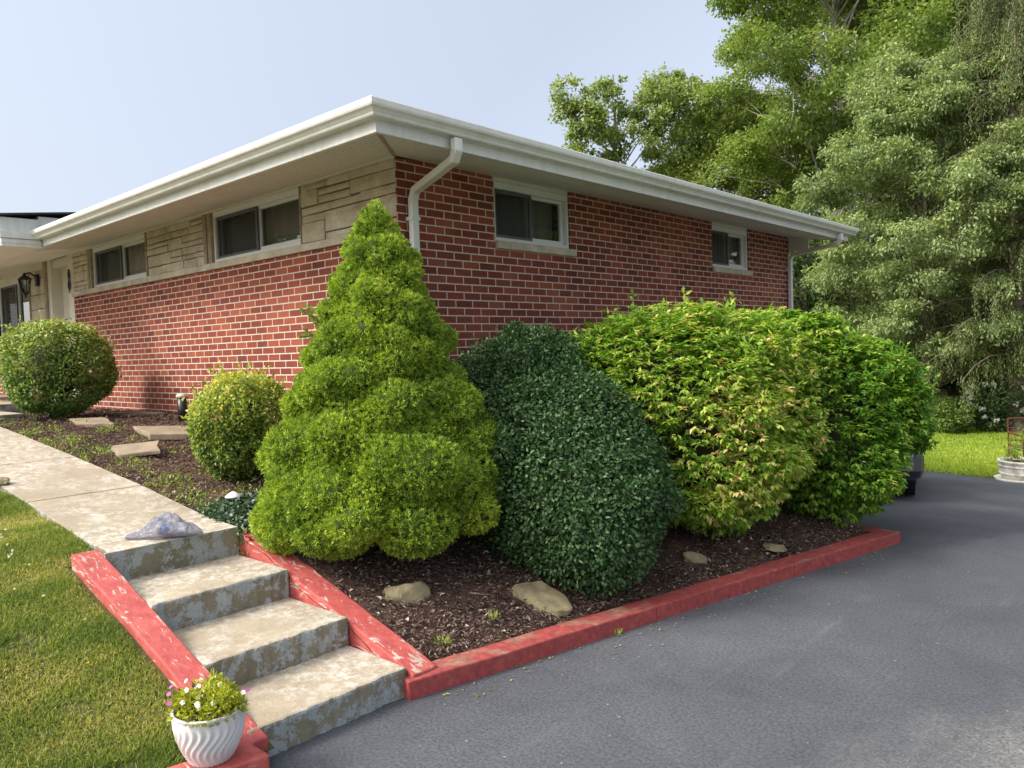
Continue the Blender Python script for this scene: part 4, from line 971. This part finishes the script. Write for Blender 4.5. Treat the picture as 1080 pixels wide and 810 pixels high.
# front lawn blades
P = scatter_poly(330000, -2.9, 2.02, -4.0, -2.43, lz, lambda p: np.where((p[:, 0] > -.6) | (p[:, 1] > -3.2), 1, .0)*np.where(p[:, 0] < curbx(p[:, 1]) + .13, 1, 0)*np.where((p[:, 0] < .28) | (p[:, 1] < -2.62), 1, 0))
n = len(P); q = vnoise(P, 3.4, 11); q2 = vnoise(P, 10, 12); bare = (vnoise(P, 8, 17) > .62) & (rs.uniform(0, 1, n) < .75); P, q, q2 = P[~bare], q[~bare], q2[~bare]; n = len(P)
D = np.array([0, 0, .8]) + jit(n, .75) + np.stack([.3*q2, .3*q, 0*q], 1)
ln = (.018 + .014*np.clip(q+.4, 0, 1)) * rs.uniform(.6, 1.5, n)
lush = np.exp(-(((P[:, 0]-.55)/.28)**2 + ((P[:, 1]+3.28)/.18)**2)); ln = ln*(1+1.6*lush)
V = np.clip(.44 - .32*q + .22*q2 + rs.normal(size=n)*.2 - .4*lush, 0, 1)
tag(leaves('grass', P, D, jit(n, 1), ln, .0045, V, M['grass'], fold=.02), 'short patchy lawn grass left of the steps', 'grass', kind='stuff')
# back lawn
P = scatter_poly(90000, -3.5, 5.5, 9.8, 19, gz, lambda p: np.where(p[:, 1] > 11.35 - .42*(p[:, 0]+.5) + .05*p[:, 0]**2*.6, 1, 0)); n = len(P)
tag(leaves('back_lawn_grass', P, np.array([0, 0, 1.]) + jit(n, .4), jit(n, 1), rs.uniform(.05, .09, n), .022, np.clip(.5 + .25*vnoise(P, 1.2, 14) + rs.normal(size=n)*.15, 0, 1), M['far_grass'], fold=.02), 'bright sunlit back lawn beyond the driveway', 'grass', kind='stuff')
# weeds in the bed beside the walk
def wd(p):
    g = vnoise(np.column_stack([p, 0*p[:, 0]]), 4.5, 21); edge = np.clip(1.15 - (p[:, 1]+1.68)/.38, 0, 1)
    return np.clip(edge*.75*(g > -.35) + (g > .15)*.6*(p[:, 1] < -.75), 0, 1)*(.35 + .65*(vnoise(np.column_stack([p, 0*p[:, 0]]), 14, 22) > -.1))
P = scatter_poly(26000, -6.5, .1, -1.69, -.5, bed, wd); n = len(P); P[:, 2] += rs.uniform(0, .03, n)
tag(leaves('weeds', P, jit(n, .8) + [0, 0, .5], jit(n, .5)+[0, 0, 1], rs.uniform(.015, .04, n), rs.uniform(.006, .016, n), rs.uniform(0, 1, n)**1.1, M['weed']), 'low weeds and moss beside the walk', 'weeds', kind='stuff')
# ivy by the landing
P = scatter_poly(5200, -.28, .55, -1.72, -1.25, bed, lambda p: np.clip(1.6 - np.hypot((p[:, 0]-.16)/.36, (p[:, 1]+1.45)/.24)*1.1, 0, 1)); n = len(P)
P[:, 2] += rs.uniform(0, .13, n)*np.clip(1.3-np.hypot((P[:, 0]-.16)/.38, (P[:, 1]+1.45)/.26), .1, 1)
iv = leaves('ivy', P, jit(n, .7) + [.1, -.3, .1], jit(n, .4)+[.2, -.4, 1], rs.uniform(.022, .04, n), rs.uniform(.018, .03, n), rs.beta(2, 3, n), M['ivy']); tag(iv, 'dark ivy and creeper around the small white light', 'ivy', kind='stuff')
P = []; 
for (x, y, z, k) in ((.43, -1.67, .60, 9), (.47, -1.66, .55, 12), (.40, -1.60, .60, 6)):
    for i in range(k*3): P.append((x + rs.normal()*.02, y - .02 + rs.normal()*.012, z - rs.uniform(0, .02*k)))
P = np.array(P); n = len(P); tag(leaves('creeper', P, jit(n, .6)+[.3, -.3, -.5], jit(n, .5)+[.5, -.6, .4], .026, .016, rs.uniform(.4, 1, n), M['weed']), 'light green creeper hanging over the top riser', 'creeper', kind='stuff')
# mulch chips
def chips(n, x0, x1, y0, y1, seed, dens=None):
    P = scatter_poly(n, x0, x1, y0, y1, bed, dens); P = P[(P[:, 0] < curbx(P[:, 1]) - .165)]; m = len(P); P[:, 2] += rs.uniform(.0, .022, m)
    a = rs.uniform(0, 6.28, m); D = np.stack([np.cos(a), np.sin(a), rs.normal(size=m)*.35], 1)
    return P, D
P, D = chips(80000, 0, 2.8, -1.53, 2.4, 1); Q, E_ = chips(30000, -6.3, 0, -1.69, -.02, 2)
P = np.concatenate([P, Q]); D = np.concatenate([D, E_]); n = len(P)
tag(leaves('bark_mulch', P, D, jit(n, .35)+[0, 0, 1], rs.uniform(.012, .045, n), rs.uniform(.005, .014, n), rs.beta(1.3, 2.6, n), M['chip'], fold=.1), 'reddish brown shredded bark mulch in the planting bed', 'mulch', kind='stuff')
P, D = chips(420, .3, 2.8, -1.5, 2.4, 3); n = len(P); P[:, 2] += .012
tag(leaves('leaf_litter', P, D, jit(n, .5)+[0, 0, 1], rs.uniform(.02, .045, n), rs.uniform(.015, .03, n), rs.uniform(.86, 1, n), M['chip'], fold=.25), 'dry fallen leaves on the mulch', 'leaf litter', kind='stuff')
n = 110; y = rs.uniform(-1.7, 2.4, n); x = np.array([curbx(a) for a in y]) + np.abs(rs.normal(size=n))*.10 + .02; P = np.column_stack([x, y, np.full(n, .006)])
tag(leaves('driveway_litter', P, np.column_stack([jit(n, 1)[:, :2], np.zeros(n)]), jit(n, .3)+[0, 0, 1], rs.uniform(.01, .03, n), rs.uniform(.006, .016, n), rs.uniform(.3, 1, n), M['weed']), 'tiny leaf scraps along the red edging on the asphalt', 'leaf litter', kind='stuff')
# fallen stick
mb = MB(); mb.tube([(1.55, -.98, .24), (1.66, -.92, .235), (1.72, -.80, .20), (1.76, -.78, .17)], [.006, .007, .006, .003], 6); tag(mb.build('fallen_stick', simple('stick', (.3, .2, .12), .9), None), 'thin curved fallen stick lying on the mulch', 'stick')
mb = MB(); mb.tube([(1.05, -1.0, .44), (1.2, -.95, .40), (1.4, -.86, .33), (1.5, -.72, .31)], [.011, .010, .008, .004], 6); tag(mb.build('bare_root', M['shaded_twig'], None), 'bare brown root curling out below the pointed spruce', 'root')
# sprigs of grass along the bed edge
def sprig(x, y, z, label, name, L0=.05, n=36, mat='weed'):
    P = np.array([[x, y, z]]) + np.column_stack([rs.normal(size=(n, 2))*.016, np.zeros(n)]); o = leaves(name, P, np.array([0, 0, 1.]) + jit(n, .7), jit(n, 1), L0, .007, rs.uniform(.4, 1, n), M[mat], fold=.02); tag(o, label, 'weed')
sprig(1.86, -1.35, .12, 'small yellow green weed in mulch at the sloping red timber foot', 'weed_tuft')
sprig(1.86, -.98, .14, 'small green weed in mulch below the two tan stones', 'weed_tuft', .06)
sprig(2.32, -1.05+.6, .01, 'green weed sprig growing between asphalt and the red edging', 'weed_tuft', .03)
# dandelions and clover
def flower(x, y, label, r=.014):
    z = lz(x, y) + .055; t = empty('dandelion', (x, y, lz(x, y)), label, 'flower')
    mb = MB(); mb.tube([(x, y, z-.06), (x, y, z)], .0018, 5); mb.build('flower_stalk', simple('stalk', (.15, .2, .04), .7), t)
    m = 26; a = rs.uniform(0, 6.28, m); leaves('petals', np.tile([[x, y, z]], (m, 1)), np.stack([np.cos(a), np.sin(a), rs.uniform(.1, .9, m)], 1), jit(m, .3)+[0, 0, 1], r, r*.4, rs.uniform(0, 1, m), M['yellow_petal'], t)
flower(.30, -2.98, 'yellow dandelion at the left of the lawn')
flower(1.22, -2.84, 'smaller yellow dandelion close to the peeling red timber', .009)
m = 46; P = np.column_stack([rs.normal(size=m)*.35 - .25, rs.normal(size=m)*.09 - 2.80]); P = P[(P[:, 1] < -2.7)]; m = len(P)
P = np.column_stack([P, [lz(a, b)+.04 for a, b in P]]); P6 = np.repeat(P, 8, 0); 
tag(leaves('clover', P6, jit(len(P6), 1)+[0, 0, .4], jit(len(P6), 1), .010, .006, np.full(len(P6), .1), M['petal']), 'white clover heads in the grass near the top of the timber', 'clover', kind='stuff')

# ================================================================= PARKED CAR (mostly behind the far shrub)
def car():
    ox, oy = 1.08, 7.04; ang = R(16); pit = math.atan2(drive_z(9)-drive_z(5.3), 3.7)
    t = bpy.data.objects.new('parked_car', None); C.objects.link(t); tag(t, 'dark sedan parked behind the far euonymus shrub with only its rear corner showing', 'car')
    Mx = Matrix.Translation((ox, oy, drive_z(7.25)+.01)) @ Matrix.Rotation(ang, 4, 'Z') @ Matrix.Rotation(pit, 4, 'X')
    t.matrix_world = Mx
    def part(mb, name, mat, par=t, bev=0):
        o = mb.build(name, mat, None, bev); o.parent = par
        return o
    paint, tt, b = mat_new('dark_car_paint'); b.inputs['Base Color'].default_value = (.018, .024, .03, 1); b.inputs['Metallic'].default_value = .5; b.inputs['Roughness'].default_value = .22; b.inputs['Coat Weight'].default_value = 1
    # local: y forward, rear at -2.05
    prof = [(-2.05, .38, .62, .74), (-1.98, .27, .88, .79), (-1.7, .24, .95, .82), (-1.2, .22, .96, .83), (-.6, .2, .96, .83), (.3, .2, .94, .83), (1.0, .2, .90, .82), (1.6, .22, .82, .80), (1.95, .26, .70, .74), (2.05, .34, .58, .66)]
    v = []; n = 12
    for (y, z0, z1, hw) in prof:
        ring_ = []
        for k in range(n):
            th = 2*math.pi*(k+.5)/n; c, s = math.cos(th), math.sin(th)
            ring_.append((math.copysign(abs(c)**.2, c)*hw, y, (z0+z1)/2 + math.copysign(abs(s)**.5, s)*(z1-z0)/2))
        v += ring_
    f = [(i*n+k, i*n+(k+1) % n, (i+1)*n+(k+1) % n, (i+1)*n+k) for i in range(len(prof)-1) for k in range(n)] + [tuple(range(n))[::-1], tuple((len(prof)-1)*n+k for k in range(n))]
    mb = MB(); mb.add(v, f, True); body = part(mb, 'body', paint); s_ = body.modifiers.new('sub', 'SUBSURF'); s_.levels = s_.render_levels = 2
    cab = [(-1.55, .94, .70), (-1.0, 1.36, .56), (-.3, 1.44, .56), (.3, 1.40, .56), (1.05, .92, .68)]
    v = []; 
    for (y, z, hw) in cab: v += [(-hw, y, z), (hw, y, z)]
    for (y, z, hw) in cab: v += [(-.76, y, .90), (.76, y, .90)]
    f = [(2*i, 2*i+1, 2*i+3, 2*i+2) for i in range(4)] + [(2*i, 2*i+2, 10+2*i+2, 10+2*i) for i in range(4)] + [(2*i+1, 10+2*i+1, 10+2*i+3, 2*i+3) for i in range(4)]
    mb = MB(); mb.add(v, f, True); g_, _, gb = mat_new('tinted_glass'); gb.inputs['Base Color'].default_value = (.02, .025, .025, 1); gb.inputs['Roughness'].default_value = .05; part(mb, 'cabin_glass', g_, t, .03)
    mb = MB(); mb.box(-.54, .54, -.95, .3, 1.41, 1.45); part(mb, 'roof', paint, t, .02)
    for x in (-.70, .70):
        for y in (-1.3, 1.3):
            mb = MB(); mb.tube([(x-.1, y, .31), (x+.06, y, .31)], .31, 26); w_ = part(mb, 'wheel', M['tyre'], t, .02)
            s_ = 1 if x > 0 else -1; mb = MB(); mb.tube([(x+s_*.055, y, .31), (x+s_*.075, y, .31)], .2, 20); r_ = part(mb, 'rim', M['chrome'], w_)
    mb = MB(); mb.box(-.84, .84, -2.16, -1.62, .22, .60); part(mb, 'rear_bumper', paint, t, .11)
    mb = MB(); mb.box(-.70, .70, -2.17, -2.15, .40, .425); part(mb, 'bumper_strip', M['chrome'], t, .004)
    tl = simple('tail_lamp', (.25, .01, .01), .2)
    for x in (-.66, .66): mb = MB(); mb.box(x-.12, x+.12, -2.06, -1.9, .66, .8); part(mb, 'tail_light', tl, t, .02)
car()

# ================================================================= BARREL PLANTER, RED TRELLIS
def barrel():
    x, y = 2.62, 10.28; z = drive_z(y) + .012
    t = empty('barrel_planter', (x, y, z), 'whitewashed half barrel planter at the edge of the back lawn', 'planter')
    m, tt, b = mat_new('whitewashed_wood'); n_ = noise(tt, 6, 6, .7); r = ramp(tt, [(.35, (.50, .45, .37)), (.5, (.76, .73, .65)), (.75, (.85, .83, .77))], n_.outputs[0]); L(tt, r.outputs[0], b.inputs['Base Color']); b.inputs['Roughness'].default_value = .85
    fn = lambda th, zz: 1 - .02*(abs(math.sin(th*11)) < .12)
    mb = MB(); mb.lathe([(.0, .04), (.31, .04), (.335, .12), (.35, .20), (.36, .29), (.372, .30), (.372, .33), (.34, .33), (.33, .27)], x, y, z, 88, fn); mb.build('staves', m, t)
    mb = MB(); mb.lathe([(.336, .105), (.345, .11), (.349, .14), (.340, .145)], x, y, z, 44); mb.lathe([(.352, .22), (.360, .225), (.363, .25), (.355, .255)], x, y, z, 44); mb.build('hoop', m, t)
    mb = MB(); mb.lathe([(.0, .0), (.40, .0), (.42, .05), (.40, .055), (.36, .03), (.0, .03)], x, y, z, 40); mb.build('saucer', m, t)
    mb = MB(); mb.lathe([(.0, .30), (.335, .28)], x, y, z, 20); mb.build('soil', M['bark_soil'], t)
    n = 500; a = rs.uniform(0, 6.28, n); rr_ = .3*np.sqrt(rs.uniform(0, 1, n)); st = rs.randint(0, 14, n); sx = np.cos(st*2.4)*.2; sy = np.sin(st*2.4)*.2; h = rs.uniform(0, .55, n)*(.4+.6*((st % 3)/2))
    P = np.column_stack([x+sx+rs.normal(size=n)*.05, y+sy+rs.normal(size=n)*.05, z+.30+h]); leaves('foliage', P, jit(n, .8)+[0, 0, .4], jit(n, 1), .05, .03, rs.uniform(.3, 1, n), M['weed'], t)
barrel()
def trellis():
    x, y = 2.17, 11.7; z = gz(x, y)
    t = empty('red_chair', (x, y, z), 'rust red metal garden chair frame on the lawn behind the barrel', 'garden chair')
    rx = Vector((.83, .55, 0)).normalized(); ry = Vector((-rx.y, rx.x, 0)); o0 = Vector((x, y, z))
    pt = lambda a, b, c: o0 + rx*a + ry*b + Vector((0, 0, c))
    mb = MB(); bars = [((0, .0, 0), (0, .05, .88)), ((.62, 0, 0), (.62, .05, .88)), ((0, .05, .88), (.62, .05, .88)), ((0, .03, .5), (.62, .03, .5)), ((.31, .04, .42), (.31, .05, .88)), ((.0, .05, .72), (.62, .05, .64))]
    for a, b in bars: mb.tube([pt(*a), pt(*b)], .014, 6)
    mb.build('back_frame', M['red_iron'], t)
    for a, b in (((0, 0, 0), (0, -.0, .45)),): pass
    for u in (0, .62):
        mb = MB(); mb.tube([pt(u, -.5, 0), pt(u, -.5, .62)], .02, 6); mb.build('leg', M['red_iron'], t)
        mb = MB(); mb.tube([pt(u, -.5, .62), pt(u, .04, .64)], .018, 6); mb.build('armrest', M['red_iron'], t)
    mb = MB()
    for k in range(7): mb.tube([pt(k*.62/6, -.5, .42), pt(k*.62/6, .02, .42)], .012, 6)
    mb.tube([pt(0, -.5, .42), pt(.62, -.5, .42)], .016, 6); mb.build('seat', M['red_iron'], t)
trellis()

# ================================================================= TREES
def curve(a, b, sag, n=5):
    a = Vector(a); b = Vector(b); out = []
    for i in range(n+1):
        f = i/n; p = a.lerp(b, f); p.z += sag*math.sin(f*math.pi); out.append(p)
    return out
def tree(name, label, base, H, tr, clumps, nl, L0, mat, bark='bark', seed=1, shell=(.35, 1.05), flat=.75, vb=.0, wmul=.62, droop=.25, limb=.22, group='trees behind the house and lawn', core=False):
    rr = random.Random(seed); t = empty(name, base, label, 'tree', group); b = Vector(base)
    mb = MB(); tp = [b + Vector((rr.uniform(-.02, .02)*H*.5*(i > 0), rr.uniform(-.02, .02)*H*.5*(i > 0), H*i/8 - .1)) for i in range(9)]
    mb.tube(tp, [tr*(1-i/9.5) for i in range(9)], 9)
    def trunk_at(z):
        f = max(0, min(7.99, (z - b.z)/H*8)); i = int(f); return tp[i].lerp(tp[i+1], f-i)
    for (x, y, z, r) in clumps:
        c = Vector((x, y, z)); dh = math.hypot(x-b.x, y-b.y); s0 = trunk_at(max(b.z + H*.12, z - dh*.75 - r*.4))
        k = tr*limb*(.6+.5*r/1.5); lim = curve(s0, c, dh*.10 + rr.uniform(-.2, .3)); mb.tube(lim, [k*(1-.8*i/5) for i in range(6)], 6, cap=False)
        for q in range(5):
            d = Vector((rr.gauss(0, 1), rr.gauss(0, 1), rr.gauss(.3, .8))).normalized()*r*.9; st = lim[rr.choice([3, 4, 5])]
            mb.tube(curve(st, c + Vector((d.x, d.y, d.z*flat)), .05, 3), [k*.25, k*.2, k*.14, k*.06], 4, cap=False)
    mb.build('trunk', M[bark], t)
    B = np.array([(x, y, z, r, r, r*flat) for x, y, z, r in clumps]); ar = B[:, 3]**2; k = rs.choice(len(B), nl, p=ar/ar.sum())
    # leafy sub-clumps inside each clump give an uneven outline
    ns = 9; sub = unit(rs.normal(size=(len(B), ns, 3)))*rs.uniform(.55, .95, (len(B), ns, 1)); j = rs.randint(0, ns, nl)
    d = unit(rs.normal(size=(nl, 3)))*rs.uniform(shell[0], shell[1], (nl, 1))*.48
    off = sub[k, j] + d; P = B[k, :3] + off*B[k, 3:]; o = unit(off)
    D = o*.6 + jit(nl, .6) + [0, 0, -droop]; Nn = np.array([0, 0, 1.]) + o*.4 + jit(nl, .5)
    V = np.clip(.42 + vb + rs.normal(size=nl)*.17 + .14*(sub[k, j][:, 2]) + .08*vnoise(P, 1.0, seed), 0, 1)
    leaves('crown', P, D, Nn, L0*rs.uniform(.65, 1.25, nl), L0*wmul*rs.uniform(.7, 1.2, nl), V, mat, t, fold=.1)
    return t
def env(base, z0, z1, rad, n, rmin, rmax, seed, prof=None, inner=.35):
    """clumps through a crown: mostly near its outside"""
    rr = random.Random(seed); out = []
    for i in range(n):
        f = rr.random(); R_ = rad*(prof(f) if prof else math.sin(math.pi*(.12+.83*f))**.7); a = rr.uniform(0, 6.283)
        q = R_*(1 - (rr.random()**1.6)*(1-inner)); r = rr.uniform(rmin, rmax)
        out.append((base[0]+q*math.cos(a), base[1]+q*math.sin(a), z0+(z1-z0)*f, r))
    return out
GZ = lambda x, y: gz(x, y)
# A: loose, open tree just over the roof line
a_ = (-13.6, 23.0, GZ(-13.6, 23.))
def pxy(px, py, d):       # a point d metres out in the direction the surveyor sighted
    q = Vector((4.833, -4.024, 1.6305)) + (fwd + right*((px-540)/818.36) - up*((py-405)/818.36))*d; return (q.x, q.y, q.z)
cl = [pxy(*p, 32) + (r,) for p, r in [((600, 110), .85), ((622, 100), .7), ((598, 135), .7), ((617, 135), 1.), ((645, 100), .55), ((660, 92), .45), ((640, 125), 1.), ((657, 115), .8), ((690, 78), .6), ((684, 100), .9), ((700, 95), .7), ((625, 160), 1.1), ((660, 150), 1.1),
      ((690, 130), 1.2), ((715, 105), 1.), ((735, 105), 1.), ((700, 160), 1.2), ((730, 140), 1.3), ((755, 110), 1.1), ((650, 185), 1.2), ((690, 190), 1.3), ((735, 180), 1.4), ((590, 160), .6), ((610, 180), 1.0), ((760, 150), 1.3), ((775, 190), 1.4), ((760, 220), 1.4), ((720, 215), 1.3)]]
cl = [(x + random.uniform(-2, 2)*.5, y + random.uniform(-2, 2)*.6, z, r) for x, y, z, r in cl]
tree('sycamore_tree', 'loose open leafy tree rising just over the side roof line', a_, 12.5, .28, cl, 38000, .165, M['tree_leaf_grey'], 'pale_bark', 3, shell=(.2, 1.0), vb=.34, limb=.14)
# B: tall bright green tree
b_ = pxy(885, 300, 28); b_ = (b_[0], b_[1], GZ(b_[0], b_[1]))
tree('maple_tree', 'tall bright green broadleaf tree with pale limbs behind the far roof corner', b_, 18, .30, env(b_, 3, 20, 4.2, 120, .8, 1.5, 4), 230000, .135, M['tree_leaf'], 'pale_bark', 5, vb=.14, limb=.16)
b2 = pxy(790, 300, 33); b2 = (b2[0], b2[1], GZ(b2[0], b2[1]))
tree('maple_tree', 'darker broadleaf tree behind the loose open tree and the roof end', b2, 12, .3, env(b2, 2.5, 11.6, 3.3, 64, .8, 1.3, 14), 100000, .15, M['tree_leaf'], 'bark', 15, vb=.24)
c_ = pxy(975, 300, 31); c_ = (c_[0], c_[1], GZ(c_[0], c_[1]))
tree('beech_tree', 'very tall tree filling the top of the picture behind the drooping pale tree', c_, 22, .3, env(c_, 6, 23, 5.0, 90, 1.0, 1.8, 24), 150000, .16, M['tree_leaf'], 'pale_bark', 25, vb=.12, limb=.16)
c2 = pxy(1110, 300, 34); c2 = (c2[0], c2[1], GZ(c2[0], c2[1]))
tree('beech_tree', 'tall tree behind the hanging spruce at the right edge', c2, 22, .42, env(c2, 4, 23, 5.0, 80, 1.1, 1.9, 34), 60000, .24, M['tree_leaf'], 'bark', 35, vb=0)
# D: pale grey-green tree with drooping fans, nearest on the right
d_ = pxy(980, 300, 20.5); d_ = (d_[0], d_[1], GZ(d_[0], d_[1]))
cl = env(d_, .7, 8.9, 2.95, 230, .35, .85, 44, prof=lambda f: (.72+.28*math.sin(f*3.2)) if f < .55 else max(.2, 1.05-(f-.55)*1.6), inner=.35)
tree('pale_tree', 'pale grey green tree with layered drooping foliage at the lawn edge', d_, 8.9, .13, cl, 230000, .10, M['tree_leaf_pale'], 'bark', 45, shell=(.2, 1.15), flat=.56, vb=.10, wmul=.5, droop=.45, limb=.08)
# E: hanging spruce on the far right
def hanging_spruce(base, H, label, seed):
    rr = random.Random(seed); t = empty('hanging_spruce', base, label, 'tree', 'trees behind the house and lawn'); b = Vector(base); mb = MB()
    mb.tube([b + Vector((0, 0, H*i/6-.1)) for i in range(7)], [.26*(1-i/7) for i in range(7)], 9)
    PP = []; DD = []
    for k in range(150):
        z = 1.7 + (H-1.9)*(k/150); Lr = 3.1*(1 - z/H)**.75 + .3; a = k*2.4 + rr.uniform(-.3, .3); d = Vector((math.cos(a), math.sin(a), 0))
        pts = [b + d*(Lr*f) + Vector((0, 0, z + .5*math.sin(f*2.2)*.6 - 1.0*f*f*.7)) for f in (0, .25, .5, .75, 1)]
        mb.tube(pts, [.03, .024, .018, .012, .006], 5, cap=False)
        for s in range(44):
            f = rr.uniform(.15, 1); i = min(3, int(f*4)); p = pts[i].lerp(pts[i+1], f*4-i) + Vector((rr.gauss(0, .12), rr.gauss(0, .12), 0)); hang = rr.uniform(.25, .85); m = int(hang/.04)
            for q in range(m):
                g = q/m; PP.append((p.x + rr.gauss(0, .02), p.y + rr.gauss(0, .02), p.z - hang*g)); DD.append((rr.gauss(0, .35), rr.gauss(0, .35), -.8))
    mb.build('trunk', M['bark'], t); P = np.array(PP); n = len(P)
    leaves('crown', P, np.array(DD), jit(n, 1), .085, .024, np.clip(.4 + rs.normal(size=n)*.2, 0, 1), M['needle_dark'], t)
e_ = pxy(1072, 300, 19.0); hanging_spruce((e_[0], e_[1], GZ(e_[0], e_[1])), 13.5, 'tall spruce with hanging dark branchlets at the right edge', 3)
e2 = pxy(1180, 300, 20.0); hanging_spruce((e2[0], e2[1], GZ(e2[0], e2[1])), 12, 'second hanging spruce mostly outside the right edge', 6)
# dark understory behind the lawn
for i, (px, d, r, h, lb) in enumerate([(850, 24, 1.6, 4.8, 'dark green tree showing between the house end and the pale tree'), (905, 25, 1.7, 4.6, 'dark tree low behind the far euonymus shrub'),
        (950, 23.5, 1.7, 3.4, 'dark undergrowth tree under the pale drooping tree'), (1005, 24, 1.8, 4.0, 'dark undergrowth tree behind the small round lawn shrub'), (1060, 23, 1.8, 4.2, 'dark undergrowth tree behind the white flowering bush'), (1120, 22.5, 1.8, 4.5, 'dark undergrowth tree at the right edge under the spruce')]):
    q = pxy(px, 300, d); q = (q[0], q[1], GZ(q[0], q[1]))
    tree('understory_tree', lb, q, h*.9, .14, env(q, .3, h, r, 34, .6, 1.0, 60+i), 17000, .13, M['dark_leaf'], 'bark', 70+i, shell=(.3, 1.0), vb=.0, group='dark trees under the tall ones')
# far woods so that no bare horizon shows under the crowns
P = []; rng = np.random.RandomState(2)
for k in range(170):
    px = rng.uniform(560, 1500); d = rng.uniform(38, 52); q = pxy(px, 300, d); P.append((q[0], q[1], GZ(q[0], q[1]) + rng.uniform(.5, 7.5), rng.uniform(1.6, 3.0)))
B = np.array([(a, b, c, r, r, r) for a, b, c, r in P]); PT, NN, k = ell_points(B, 60000, .6, 1.05, .4)
n = len(PT); tag(leaves('far_woods', PT, NN + jit(n, .7), NN + jit(n, .5) + [0, 0, .5], rs.uniform(.25, .5, n), .26, np.clip(.45 + rs.normal(size=n)*.2, 0, 1), M['dark_leaf']), 'dark mass of far woods behind the trees', 'woods', kind='stuff')
# small shrubs on the lawn edge
def small_shrub(name, label, px, py, d, r, rz, mat, n, seed, flowers=False):
    q = pxy(px, py, d); z = GZ(q[0], q[1]); rr = np.random.RandomState(seed); b = [(q[0], q[1], z+rz*.95, r*.8, r*.8, rz*.85)]
    for k in range(18):
        dd = unit(rr.normal(size=3)); b.append((q[0]+dd[0]*r*.7, q[1]+dd[1]*r*.7, z+rz*.95+dd[2]*rz*.7, r*.35, r*.35, rz*.3))
    t = bush(name, label, 'shrub', b, n, .085, .05, M[mat], .3, lambda P: np.clip(.4 + rs.normal(size=len(P))*.2, 0, 1), (q[0], q[1], z), lo=.5, hi=1.1, core=False)
    mb = MB(); 
    for k in range(8): a = k*.8; mb.tube([(q[0], q[1], z), (q[0]+math.cos(a)*r*.6, q[1]+math.sin(a)*r*.6, z+rz*1.2)], .012, 5)
    mb.build('stems', M['shaded_twig'], t)
    if flowers:
        P, N_, k = ell_points(b, 60, 1.0, 1.08, .95); P5 = np.repeat(P, 9, 0); leaves('blossoms', P5, jit(len(P5), 1), jit(len(P5), 1), .10, .08, np.full(len(P5), .2), M['petal'], t)
small_shrub('lawn_shrub', 'small light green round shrub at the far edge of the back lawn', 1001, 443, 19.5, .60, .50, 'tree_leaf', 5200, 81)
small_shrub('lawn_shrub', 'loose bush with white blossoms at the far lawn edge by the spruce', 1052, 428, 19.5, .9, .75, 'dark_leaf', 5200, 82, True)
# trees across the street behind the viewer: seen only as reflections in the panes
for i, (x, y, h, s) in enumerate([(-17, -24, 10, 5), (-24, -18, 11, 6), (-31, -14, 12, 7), (-27, -26, 12, 8), (-38, -18, 12, 9), (17, 17, 12, 10), (14, 24, 13, 11), (22, 26, 13, 12)]):
    q = (x, y, GZ(x, y)); tree('street_tree', ['nearest', 'second', 'third', 'fourth', 'farthest', 'first', 'middle', 'last'][i] + (' broadleaf tree of the street row mirrored in the front windows' if i < 5 else ' broadleaf tree east of the driveway mirrored in the side windows'), q, h*.9, .3, env(q, 1.0, h, 4.2, 30, 1.5, 2.2, 90+i), 9000, .38, M['tree_leaf'], 'bark', 90+i, group='trees mirrored in the window panes')

for o in list(bpy.data.objects):
    if '_loc' in o: del o['_loc']
